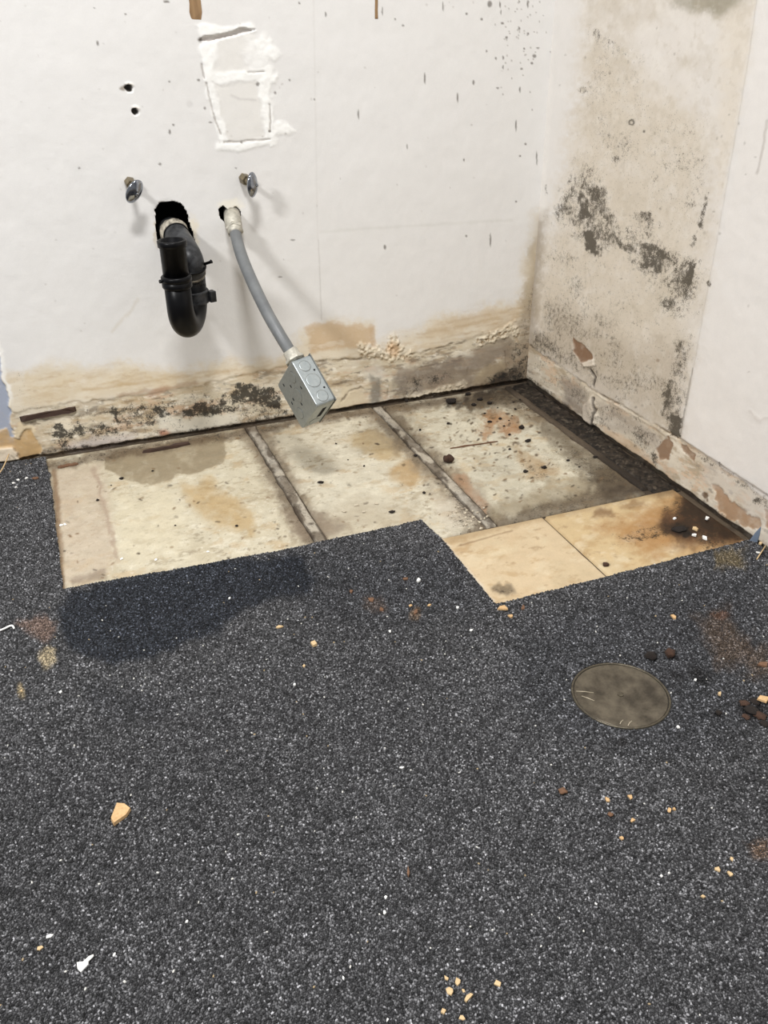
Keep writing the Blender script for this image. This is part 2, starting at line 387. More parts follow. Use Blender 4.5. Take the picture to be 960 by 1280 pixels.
# flaking paint edges: relief
fk = np.maximum.reduce([w.line([(452, 443), (470, 436), (488, 448), (512, 444)], 9, 6, 6, 7, 41), w.line([(482, 446), (492, 424), (498, 436)], 9, 6, 5, 7, 42),
                        w.line([(450, 430), (460, 440)], 9, 6, 5, 7, 43), w.line([(606, 424), (625, 420), (642, 410), (646, 420)], 11, 6, 6, 7, 44), w.line([(600, 428), (634, 412)], 7, 5, 5, 6, 45)])
rel = fbm(X, Z, 0.006, 3, 50)
w.d -= fk*np.clip(0.002+0.0035*rel, -0.001, 0.006)
w.mix(fk, (218, 206, 182), 0.8); w.mix(w.blob(491, 436, 7, 9, 0, .7, 3), (210, 176, 138), 0.85)
w.mix(np.clip(fk*sstep(-0.1, -0.5, rel), 0, 1), (140, 112, 76), 0.8)
ck = np.maximum.reduce([w.line([(400, 452), (430, 450), (452, 448)], 2.2, 1.5, 2, 9, 46), w.line([(512, 444), (545, 436), (575, 428), (604, 424)], 2.4, 1.6, 2, 9, 47),
                        w.line([(424, 508), (436, 490), (452, 486), (460, 492)], 2.4, 1.6, 2, 8, 48), w.line([(490, 506), (512, 495), (520, 490)], 2.2, 1.4, 2.5, 7, 49),
                        w.line([(585, 488), (586, 460)], 2.2, 1.5, 1.5, 8, 51), w.line([(632, 440), (634, 462)], 2.2, 1.5, 1.5, 8, 52), w.line([(486, 482), (484, 498)], 2, 1.4, 1.5, 8, 53),
                        w.line([(185, 528), (200, 512), (212, 516), (216, 524)], 2.4, 1.5, 2, 8, 54), w.line([(128, 528), (180, 530)], 2, 1.5, 2.5, 8, 55)])
ck = ck*sstep(-.45, .35, w.noise(16, 3, 190)); w.mix(ck, (100, 84, 66), 0.65); w.d += ck*0.0015
pw = w.line([(510, 500), (540, 492), (580, 478), (575, 486), (530, 499)], 6, 6, 4, 9, 56); w.d -= pw*0.003*(0.6+rel); w.mix(pw, (216, 204, 180), 0.6)
# ---- spackled patch
white = (242, 241, 237)
pk = np.maximum.reduce([
    w.line([(256, 60), (262, 105), (282, 182)], 12, 5, 3, 12, 61), w.line([(264, 98), (300, 96), (336, 90)], 14, 6, 4, 12, 62),
    w.line([(276, 183), (300, 184), (342, 176)], 10, 5, 3, 12, 63), w.line([(328, 92), (334, 130), (337, 175)], 13, 6, 4, 12, 64),
    w.poly([(244, 32), (262, 30), (290, 36), (300, 30), (316, 30), (320, 38), (262, 50), (250, 48)], 5, 3, 12, 65),
    w.poly([(316, 52), (334, 48), (350, 68), (345, 76), (320, 70)], 7, 4, 12, 66), w.poly([(334, 90), (348, 92), (344, 104), (336, 104)], 6, 3, 10, 67),
    w.poly([(338, 154), (352, 152), (370, 164), (360, 168), (342, 168)], 6, 3, 10, 68), w.line([(342, 168), (339, 182)], 4, 2, 1, 8, 69),
    w.poly([(256, 50), (276, 50), (268, 96), (262, 100)], 9, 5, 14, 70), w.poly([(308, 50), (330, 44), (338, 90), (312, 92)], 12, 6, 14, 71)*0.8])
w.mix(pk, white, 0.95); w.d -= pk*(0.0012+0.0006*fbm(X, Z, 0.012, 3, 72))
inner = w.poly([(262, 50), (318, 40), (336, 92), (336, 175), (282, 180), (264, 105)], 4, 1, 10, 73)
w.mix(np.clip(inner-pk, 0, 1), (224, 221, 215), 0.8)
gr = w.poly([(249, 51), (256, 46), (290, 40), (300, 35), (319, 37), (304, 42), (282, 47), (262, 52)], 1.5, 1, 8, 74)
w.d += gr*0.007; w.mix(gr, (208, 200, 194), 0.8)
gl = np.maximum.reduce([w.line([(280, 178), (302, 177), (338, 174)], 1.8, 1.2, 0.6, 8, 75), w.line([(258, 104), (266, 140), (276, 168)], 2.0, 1.2, 0.8, 8, 76), w.line([(337, 130), (338, 165)], 1.8, 1.2, 1, 8, 77),
                        w.line([(252, 80), (255, 98)], 1.8, 1.2, 0.5, 8, 78), w.line([(310, 91), (330, 89)], 1.6, 1.2, .5, 8, 79)])
w.d += gl*0.002; w.mix(gl, (156, 148, 140), 0.75)
w.mix(w.line([(289, 119), (300, 124), (320, 125)], 3, 3, 1, 8, 90), (196, 192, 188), 0.6)
# ---- small marks: (x, y, half width, half height)
marks = [(250, 50, 3, 3), (322, 105, 2.2, 2.6), (362, 100, 1.5, 1.5), (344, 116, 1.5, 1.5), (256, 135, 1.6, 1.6), (263, 153, 2, 1.2), (248, 100, 1.8, 1.6), (337, 164, 2, 1.6), (374, 4, 1.2, 1.6), (302, 178, 1.6, 1.2),
         (407, 18, 1, 3), (494, 24, 1.2, 1.2), (504, 32, 1.6, 1.2), (531, 98, 1, 7), (448, 143, 1, 6), (366, 300, 3, 1), (481, 309, 1.6, 3), (350, 346, 2.5, 1), (393, 124, 1.2, 1.2), (99, 210, 1.6, 1.4), (295, 210, 1.2, 1.2),
         (200, 205, 2, 1.6), (583, 17, 1.5, 1.6), (602, 24, 1.6, 1.8), (612, 5, 3, 4), (625, 6, 1, 4), (626, 15, 1, 3), (628, 29, 2, 1.4), (633, 47, 1.6, 1.8), (608, 64, 1.2, 1.6), (620, 73, 1.2, 1.8), (629, 72, 1.2, 2.4), (629, 84, 1, 2.4),
         (649, 36, 1.4, 1.6), (660, 42, 1.4, 1.8), (655, 61, 1.2, 1.4), (672, 60, 2, 1.2), (668, 70, 2.4, 2.2), (665, 79, 1.6, 1.6), (652, 86, 1.6, 1.2), (693, 37, 1.4, 4), (660, 5, 1.2, 5), (554, 8, .8, 6), (622, 110, 2, 1.2), (645, 157, 1, 7), (657, 180, 1.2, 1.4),
         (671, 198, .9, 8), (650, 195, 1.2, 1.4), (572, 122, 1, 6), (592, 103, 1.4, 3), (509, 183, 1, 3), (122, 54, 1.6, 3), (157, 18, 1.2, 1.2), (212, 102, 1.6, 1.2), (645, 252, 1.2, 1.4), (580, 200, 1, 2), (583, 295, 1.2, 1.6), (613, 300, .9, 8), (650, 112, 1, 4),
         (478, 14, .8, 5), (118, 10, 1.2, 1.2), (208, 2, 4, 1.5), (217, 156, 1.6, 1.4), (212, 165, 1.4, 3), (237, 130, 4, 4)]
for k, (mx, my, a, b) in enumerate(marks):
    w.mix(w.blob(mx, my, max(a, .9), max(b, .9), 0, .6, 0.4, 5, 100+k), (96, 88, 80), 0.75 if k != len(marks)-1 else 0.12, 0)
for k in range(60):
    mx, my = rng.normal(655, 18), abs(rng.normal(40, 40)); 
    if mx > 688: continue
    w.mix(w.blob(mx, my, .9, 1.0, 0, .7, 0), (130, 122, 112), 0.6, 0)
for k in range(70):
    w.mix(w.blob(rng.uniform(0, 680), rng.uniform(0, 440), rng.uniform(.8, 1.6), rng.uniform(.8, 1.6), 0, .8, .6, 5, k), (170, 164, 156), rng.uniform(.2, .5), 0)
# faint greasy smudges low on the left
w.mix(w.line([(140, 415), (165, 385), (172, 375)], 4, 5, 2), (206, 198, 184), .5)
w.mold = np.maximum(w.mold, w.poly([(0, 440), (40, 480), (60, 520), (30, 530), (12, 480)], 20, 8, 20, 92)*0.22)
# two old fixing holes
for (hx, hy, tail) in ((161, 110, True), (169.5, 139.5, False)):
    hm = w.blob(hx, hy, 4, 4.2, 0, .35, 1.5, 6, 95); w.d += hm*0.022; w.mix(hm, (64, 54, 44), .9)
    rim = w.blob(hx+1, hy-4.5, 5, 2.5, 20, .6, 1, 5, 96); w.mix(np.clip(rim-hm, 0, 1), (236, 230, 220), .8); w.d -= np.clip(rim-hm, 0, 1)*.0015
    if tail: w.mix(w.blob(154, 110, 5, 3, 0, .7, 1), (124, 112, 96), .8)
# ---- torn left edge: the white layer stops, grey-blue wall behind
ex = EDGE_X+0.006*fbm(Z, Z*0, 0.03, 4, 130)+0.0015*fbm(Z, Z*0, 0.006, 3, 131)
off = sstep(0.0, 0.003, ex-X)
lip = sstep(0.007, 0.001, np.abs(X-ex-0.003))
w.mix(lip*sstep(.12, .16, Z), (240, 238, 232), .8)
w.mix(off, (158, 165, 180), 1); w.mold *= 1-off; w.d = w.d*(1-off)+off*0.006
tear = w.poly([(-400, 560), (-40, 540), (10, 537), (15, 548), (24, 547), (30, 538), (40, 538), (50, 552), (51, 566), (45, 576), (10, 592), (-400, 660)], 3, 3.5, 12, 133)
w.mix(w.poly([(16, 540), (24, 530), (40, 532), (46, 540), (34, 546), (22, 550)], 4, 3, 8, 185), (224, 206, 172), .8)
w.mix(tear, (190, 158, 112), .95); w.mold *= 1-tear*.9; w.d = w.d*(1-tear)+tear*(0.004+.001*fbm(X, Z, .02, 3, 135))
t2 = tear*sstep(0.0, 0.004, 0.040+0.008*fbm(X, Z, 0.04, 3, 136)-Z)*sstep(0, .004, -1.235-X+.01*fbm(X, Z, .03, 3, 137))
w.mix(t2, (222, 208, 186), .9); w.d -= t2*.006
t3 = sstep(0.004, 0.001, np.abs(tear-.5)*.01)*(Z < .15); w.mix(t3, (206, 186, 150), .5)
# ---- holes for the pipes
hole1 = np.array([(194, 262), (200, 254), (212, 252), (226, 254), (232, 262), (236, 276), (240, 292), (243, 304), (232, 316), (205, 316), (196, 296)], float)
hole2 = np.array([(274, 262), (279, 258), (284, 262), (296, 259), (301, 266), (300, 284), (288, 288), (281, 278), (276, 272)], float)
h1 = w.poly(hole1, 1.5, 1.5, 10, 140); h2 = w.poly(hole2, 1.5, 1.0, 8, 141)
halo = np.clip(w.poly(hole1+[0, 0], 14, 5, 10, 142)-h1, 0, 1); w.d -= halo*.0015*(fbm(X, Z, .01, 3, 143)); w.mix(np.clip(w.blob(240, 288, 8, 18, -8, .6, 4, 8, 144)-h1, 0, 1), (226, 218, 200), .9)
w.mix(np.clip(w.blob(288, 256, 14, 8, 0, .8, 3, 8, 145)-h2, 0, 1), (236, 230, 214), .8)
w.mix(np.clip(w.blob(196, 292, 3, 16, 0, .7, 3, 8, 146)-h1, 0, 1), (206, 196, 178), .8)
hol = np.maximum(h1, h2)
keep = hol < 0.5
ring = np.clip(hol*2, 0, 1)
Y = w.d.copy()
Y += ring*0.010
gap = sstep(0.007, 0.002, Z+0.0025*fbm(X, Z, .03, 3, 150)); Y += gap*0.008
w.mix(gap, (70, 56, 44), .8)
w.P[:, 1] = Y
w.mold *= .72+.5*sstep(-.4, .4, w.noise(9, 4, 620))
me = grid_mesh('wall_back', w.P, nu, nv, keep, True); set_layers(me, w)
wall_back = link('wall_back', me, M_WALL); tag(wall_back, 'white painted back wall with mould and peeling paint along its base', 'wall', kind='structure')

def box_mesh(name, c, s):
    bm = bmesh.new(); bmesh.ops.create_cube(bm, size=1.0)
    for v in bm.verts: v.co = Vector((c[0]+v.co.x*s[0], c[1]+v.co.y*s[1], c[2]+v.co.z*s[2]))
    me = bpy.data.meshes.new(name); bm.to_mesh(me); bm.free(); return me
def cavity(c, s):
    V = [(c[0]+sx*s[0]/2, y, c[2]+sz*s[2]/2) for y in (0.012, s[1]) for sz in (-1, 1) for sx in (-1, 1)]
    F = [(4, 5, 7, 6), (0, 1, 5, 4), (2, 6, 7, 3), (0, 4, 6, 2), (1, 3, 7, 5)]
    return new_mesh('wall_cavity', V, F)
c1 = bw(216, 284); link('wall_cavity', cavity((c1[0], 0, c1[2]), (.16, .14, .18)), M_CAVITY, wall_back)
c2 = bw(288, 272); link('wall_cavity', cavity((c2[0], 0, c2[2]), (.08, .12, .10)), M_CAVITY, wall_back)

# ------------------------------------------------------------------ wall_right
ys = axis(-1.1, 0.03, 0.0022, -1.6, None); zs = axis(-0.008, 0.93, 0.0022, None, 2.6)
nu, nv = len(ys), len(zs)
Yg, Z = np.meshgrid(ys, zs); Yg = Yg.ravel(); Z = Z.ravel()
P = np.stack([np.zeros_like(Yg), Yg, Z], 1)
r = Paint(P, (223, 219, 214))
rng = np.random.default_rng(9)
r.d += 0.0006*fbm(Yg, Z, 0.05, 4, 17)*sstep(-1.12, -1.06, Yg)*sstep(.93, .88, Z)
r.mul(sstep(-0.1, 1, fbm(Yg, Z, .3, 3, 19))*.5, (.95, .945, .935))
# mouldy panel
panel = [(720, -400), (1005, -400), (945, 0), (930, 100), (905, 250), (880, 390), (850, 546), (800, 522), (745, 490), (700, 458), (662, 432), (660, 400)]
mp = r.poly(panel, 10, 2, 20, 200)*sstep(0, 46, r.x-np.interp(r.y, [0, 200, 300, 400, 430], [706, 692, 668, 630, 620])+10*r.noise(40, 4, 188))
r.mix(mp, (216, 207, 195), .6)
r.mix(r.poly([(750, 40), (800, 90), (880, 160), (885, 300), (872, 380), (845, 540), (664, 430), (680, 300), (720, 150)], 60, 16, 50, 201), (205, 193, 174), .75)
r.mix(np.clip(mp*sstep(-.1, .8, r.noise(70, 5, 202)), 0, 1), (190, 178, 158), .55)
r.mix(r.poly([(832, -60), (936, -60), (925, 8), (900, 22), (870, 16), (845, 10)], 22, 6, 20, 203), (138, 130, 108), .75)
r.mix(r.poly([(900, 20), (945, 0), (935, 90), (900, 240)], 24, 6, 20, 204), (216, 205, 188), .6)
r.mix(r.poly([(662, 432), (690, 380), (740, 400), (800, 430), (860, 420), (850, 546), (745, 490)], 40, 10, 30, 205), (176, 163, 145), .6)
r.mix(r.line([(676, 270), (668, 350), (663, 430)], 14, 16, 2, 20, 206), (150, 136, 116), .7)
r.mix(r.line([(688, 30), (680, 200), (676, 270)], 10, 8, 1, 20, 207), (232, 228, 222), .5)
def mr(m, k):
    r.mold = np.maximum(r.mold, m*k)
mr(r.poly(panel, 30, 10, 30, 208), .05)
mr(r.poly([(745, 60), (800, 90), (885, 150), (885, 380), (850, 540), (670, 420), (685, 280), (730, 180)], 60, 16, 26, 199), .20)
mr(r.poly([(690, 262), (722, 192), (760, 220), (785, 290), (760, 335), (720, 315)], 26, 12, 14, 198), .48)
mr(r.poly([(770, 290), (800, 252), (830, 300), (875, 325), (872, 400), (830, 410), (790, 340)], 26, 12, 14, 197), .48)
mr(r.poly([(825, 480), (866, 400), (862, 480), (851, 546), (830, 530)], 18, 8, 14, 196), .5)
mr(r.poly([(718, 205), (730, 198), (742, 216), (764, 236), (766, 262), (775, 290), (765, 320), (745, 322), (728, 300), (700, 268), (694, 262), (704, 238)], 18, 7, 16, 209), .66)
mr(r.poly([(722, 216), (738, 222), (758, 240), (750, 262), (738, 246), (724, 240)], 9, 5, 10, 210), .85)
mr(r.poly([(722, 232), (734, 240), (738, 270), (724, 276), (720, 255)], 6, 4, 10, 211), 1.1)
mr(r.poly([(722, 284), (738, 290), (754, 312), (748, 322), (734, 312)], 7, 4, 10, 212), 1.0)
mr(r.poly([(690, 258), (704, 250), (724, 280), (722, 300), (700, 290)], 14, 6, 12, 213), .58)
mr(r.poly([(762, 282), (776, 296), (800, 310), (796, 322), (772, 310), (758, 298)], 12, 6, 12, 214), .72)
mr(r.poly([(800, 262), (810, 262), (818, 280), (814, 305), (806, 290)], 9, 5, 10, 215), .72)
mr(r.poly([(800, 300), (816, 302), (840, 320), (842, 340), (820, 345), (798, 330)], 12, 6, 12, 216), .85)
mr(r.poly([(840, 320), (868, 328), (870, 365), (864, 392), (846, 392), (826, 385), (834, 350)], 12, 6, 12, 217), .72)
mr(r.poly([(856, 332), (870, 330), (866, 356), (856, 362)], 6, 4, 10, 218), .95); mr(r.blob(848, 382, 14, 9, 0, .8, 5), .85)
mr(r.poly([(820, 330), (850, 390), (835, 400), (800, 340)], 16, 8, 14, 219), .6)
mr(r.poly([(676, 270), (700, 280), (740, 330), (850, 400), (862, 480), (850, 546), (745, 490), (664, 432)], 40, 14, 26, 220), .34)
mr(r.poly([(672, 300), (720, 310), (770, 400), (850, 470), (850, 546), (745, 490), (664, 432)], 40, 14, 18, 195), .44)
mr(r.poly([(664, 432), (745, 490), (830, 540), (830, 580), (740, 525), (662, 470)], 20, 8, 14, 193), .40)
mr(r.poly([(678, 330), (700, 330), (700, 420), (672, 420)], 20, 8, 16, 221), .46)
mr(r.poly([(664, 410), (690, 408), (720, 430), (730, 470), (700, 456), (664, 432)], 14, 7, 14, 222), .56)
mr(r.poly([(690, 420), (712, 428), (716, 450), (690, 440)], 16, 6, 14, 223), .5)
mr(r.poly([(838, 430), (866, 410), (860, 480), (845, 500), (836, 470)], 16, 8, 14, 224), .62)
mr(r.poly([(834, 470), (852, 480), (850, 546), (838, 540), (826, 515)], 9, 5, 12, 225), .85)
mr(r.poly([(838, 516), (852, 508), (851, 546), (838, 540)], 7, 4, 12, 226), 1.05)
mr(r.poly([(740, 30), (760, 40), (770, 90), (750, 110), (738, 60)], 20, 8, 16, 227), .30)
mr(r.poly([(740, 30), (800, 60), (815, 150), (790, 230), (720, 200), (725, 110)], 40, 14, 18, 187), .33); mr(r.poly([(790, 150), (880, 150), (880, 270), (820, 260)], 50, 14, 18, 186), .34); mr(r.blob(746, 44, 8, 10, 0, .8, 5), .52); mr(r.blob(760, 55, 8, 6, 0, .8, 5), .38); mr(r.blob(804, 56, 5, 5, 0, .8, 3), .4)
mr(r.poly([(745, 90), (790, 90), (800, 130), (740, 150), (730, 120)], 24, 10, 16, 228), .32)
mr(r.blob(728, 111, 6, 6, 0, .8, 4), .5); mr(r.blob(770, 200, 5, 9, 10, .8, 4), .6); mr(r.blob(783, 180, 10, 14, 0, .8, 5), .42); mr(r.blob(682, 238, 4, 8, 0, .8, 3), .5)
mr(r.poly([(850, 150), (882, 160), (880, 250), (840, 230)], 30, 12, 18, 229), .34)
mr(r.line([(886, 240), (880, 262), (866, 305)], 6, 5, 2.5, 10, 230), .62); mr(r.blob(876, 282, 4, 6, 0, .8, 3), .9); mr(r.blob(887, 353, 4, 5, 0, .8, 3), .75); mr(r.blob(863, 257, 9, 5, 0, .8, 3), .5)
r.speck = np.maximum(r.speck, r.poly([(745, 60), (800, 100), (885, 150), (885, 380), (850, 540), (670, 420), (685, 280), (730, 180)], 40, 14, 26, 231)*.55)
ringm = np.abs(np.hypot(r.x-789.5, r.y-153)-3); r.mix(sstep(1.6, .6, ringm), (70, 64, 56), .85); r.mix(r.blob(805, 164, 1.6, 2, 0, .7, .5), (70, 64, 56), .85)
# edge where the mouldy covering stops: the next board stands a little proud
board = r.poly([(1247, -2000), (6000, -2000), (6000, 4400), (960, 618), (852, 548), (880, 390), (906, 250), (932, 100)], 2.5, 0.6, 14, 232)
r.d -= board*0.0022
r.mix(r.poly([(1247, -2000), (6000, -2000), (6000, 4400), (960, 610), (856, 545), (884, 400), (912, 250), (940, 80)], 14, 3, 30, 233), (226, 220, 213), .55)
r.mix(r.line([(850, 546), (866, 460)], 2.0, 1.6, .5, 10, 234), (96, 88, 78), .55)
r.mix(r.line([(960, 150), (954, 190), (948, 216)], 3, 2.5, 1, 8, 235), (178, 170, 162), .6)
# strip where the wall base was glued
sp = [(655, 428), (662, 432), (700, 458), (745, 490), (800, 520), (850, 548), (885, 572), (925, 600), (2000, 1388), (2000, 1520), (655, 520)]
ms = r.poly(sp, 3, 2, 12, 240)
fade = sstep(1060, 860, r.x)
r.mix(ms*np.clip(fade+.25, 0, 1), (206, 193, 170), .85); r.d += ms*.0014*fade
r.mix(np.clip(ms*sstep(0, .8, r.noise(24, 4, 241)), 0, 1), (186, 172, 152), .6)
r.mix(np.clip(ms*sstep(.1, .8, r.noise(28, 4, 242)), 0, 1), (222, 212, 194), .7)
for k, (c_, per, st, lo) in enumerate((((166, 148, 122), 7, 3, .12), ((230, 221, 204), 7, 3, .12), ((140, 130, 118), 5, 2, .3), ((210, 182, 152), 9, 2, .2))):
    r.mix(ms*np.clip(fade+.2, 0, 1)*sstep(lo, lo+.35, r.streak(per, 640+k*7, 34, st)), c_, .7, 0)
for k, (c_, per, lo) in enumerate((((184, 172, 152), 11, .15), ((228, 222, 212), 10, .15), ((168, 154, 132), 5, .35))):
    r.mix(mp*sstep(lo, lo+.4, r.streak(per, 680+k*7, 95, 1.6)), c_, .22, 0)
r.mix(r.poly([(700, 470), (720, 478), (742, 500), (738, 520), (722, 516), (704, 500)], 12, 5, 14, 243), (146, 134, 122), .75)
r.mix(r.poly([(745, 500), (770, 506), (824, 545), (822, 562), (790, 545), (750, 530)], 10, 5, 14, 244), (176, 164, 150), .7)
r.mix(r.poly([(748, 530), (790, 550), (822, 585), (815, 590), (760, 545)], 6, 4, 12, 245), (206, 178, 146), .7)
mr(r.poly([(700, 470), (742, 490), (740, 515), (706, 500)], 14, 6, 12, 246), .42)
mr(r.poly([(750, 505), (800, 528), (828, 556), (815, 570), (770, 535)], 12, 6, 12, 247), .5); mr(r.blob(818, 572, 4, 12, -10, .8, 3), .7)
seam = r.line([(662, 432), (700, 458), (745, 490), (800, 520), (850, 548)], 2.2, 1.8, 2.4, 8, 248)*sstep(-.5, .2, r.noise(22, 3, 247)); r.mix(seam, (104, 92, 78), .7); r.d += seam*.0015
lipm = r.line([(745, 492), (800, 523), (845, 549)], 3, 2, 2.5, 8, 249); r.mix(lipm, (210, 199, 182), .4); r.d -= lipm*.001
# bulged flap and crack
bl = r.poly([(728, 508), (740, 496), (746, 520), (742, 534), (728, 526)], 5, 2, 10, 250); r.d -= bl*.006; r.mix(bl, (204, 192, 176), .8)
ckr = np.maximum(r.line([(741, 498), (744, 514), (740, 530), (746, 540)], 2.4, 1.4, 1, 8, 251), r.line([(738, 462), (744, 472), (742, 482)], 2.4, 1.6, 1, 8, 252)); r.mix(ckr, (52, 44, 38), .9); r.d += ckr*.003
r.mix(r.line([(785, 464), (805, 484), (824, 520)], 2, 1.6, 1, 10, 253), (198, 188, 174), .7)
# torn paper patches
brown = (142, 114, 90)
def torn(pts, c, dd=.0012, rough=3.5, seed=0):
    m = r.poly(pts, 2, rough, 8, seed); r.mix(m, c, .95); r.d += m*dd; r.mold *= 1-m*.9; r.speck *= 1-m*.8
    e = np.clip(r.poly(pts, 6, rough, 8, seed)-m, 0, 1); r.mix(e, (232, 226, 214), .5)
torn([(716, 421), (730, 432), (741, 444), (742, 456), (728, 457), (718, 440)], (128, 98, 74), .0015, 2, 260)
torn([(826, 552), (834, 546), (842, 552), (836, 574), (822, 574), (822, 562)], brown, .0012, 3, 261)
torn([(851, 556), (858, 556), (868, 570), (867, 578), (854, 566)], brown, .0012, 3, 262)
torn([(890, 606), (900, 610), (918, 628), (938, 646), (952, 648), (952, 660), (938, 662), (915, 650), (898, 640)], (168, 136, 106), .0012, 4, 263)
torn([(954, 636), (975, 640), (975, 670), (958, 660)], (160, 124, 96), .0012, 3, 264)
r.mix(r.blob(881, 619, 3.4, 4.4, 0, .6, 1.5, 6, 265), (92, 66, 40), .9); r.mix(r.blob(883, 625, 1.6, 2.5, 0, .6, 1), (92, 66, 40), .8); r.mix(r.blob(822, 451, 2.5, 2, 0, .7, 1), (120, 92, 66), .5)
# flap of paper hanging below the first tear
fp = r.poly([(725, 453), (742, 449), (743, 456), (730, 459)], 3, 1.5, 8, 266); r.d -= fp*.004; r.mix(fp, (226, 216, 200), .8)
# scuffed mould on the far board
for (bx, by, a, b, an, k) in ((884, 576, 16, 5, 35, .55), (906, 588, 16, 5, 40, .62), (925, 602, 24, 8, 38, .42), (952, 626, 12, 7, 10, .72), (960, 622, 8, 5, 0, .7), (875, 590, 8, 8, 0, .35), (940, 612, 10, 4, 30, .5)):
    mr(r.blob(bx, by, a, b, an, .9, 4, 10, int(bx)), k)
r.mix(r.poly([(872, 565), (1000, 640), (1000, 665), (930, 640), (880, 600)], 16, 6, 20, 270), (206, 198, 188), .5)
r.mix(r.line([(937, 515), (950, 525), (965, 522)], 2.5, 2.5, 3, 8, 271), (200, 192, 184), .45, .9); r.d -= r.line([(937, 515), (950, 525), (965, 522)], 6, 6, 3, 8, 271)*.0004
# dirt along the foot
r.mix(r.line([(655, 474), (700, 506), (760, 552), (820, 594), (935, 673)], 7, 5, 2.5, 10, 272), (62, 50, 40), .8)
mr(r.line([(655, 472), (700, 504), (760, 550), (820, 592), (935, 671)], 9, 7, 3, 10, 273), .6)
for k in range(40):
    r.mix(r.blob(rng.uniform(690, 960), rng.uniform(0, 540), rng.uniform(.8, 1.8), rng.uniform(.8, 2), 0, .7, .5, 5, k), (120, 112, 100), rng.uniform(.2, .6))
Xd = r.d.copy()
gap = sstep(0.008, 0.003, Z+.003*fbm(Yg, Z, .03, 3, 280)); Xd += gap*.008; r.mix(gap, (48, 38, 30), .9)
r.P[:, 0] = Xd
r.mold *= .62+.6*sstep(-.5, .5, r.noise(16, 4, 621))
me = grid_mesh('wall_right', r.P, nu, nv, None, True); set_layers(me, r)
wall_right = link('wall_right', me, M_WALLR); tag(wall_right, 'side wall speckled with grey mould above a torn glue strip', 'wall', kind='structure')

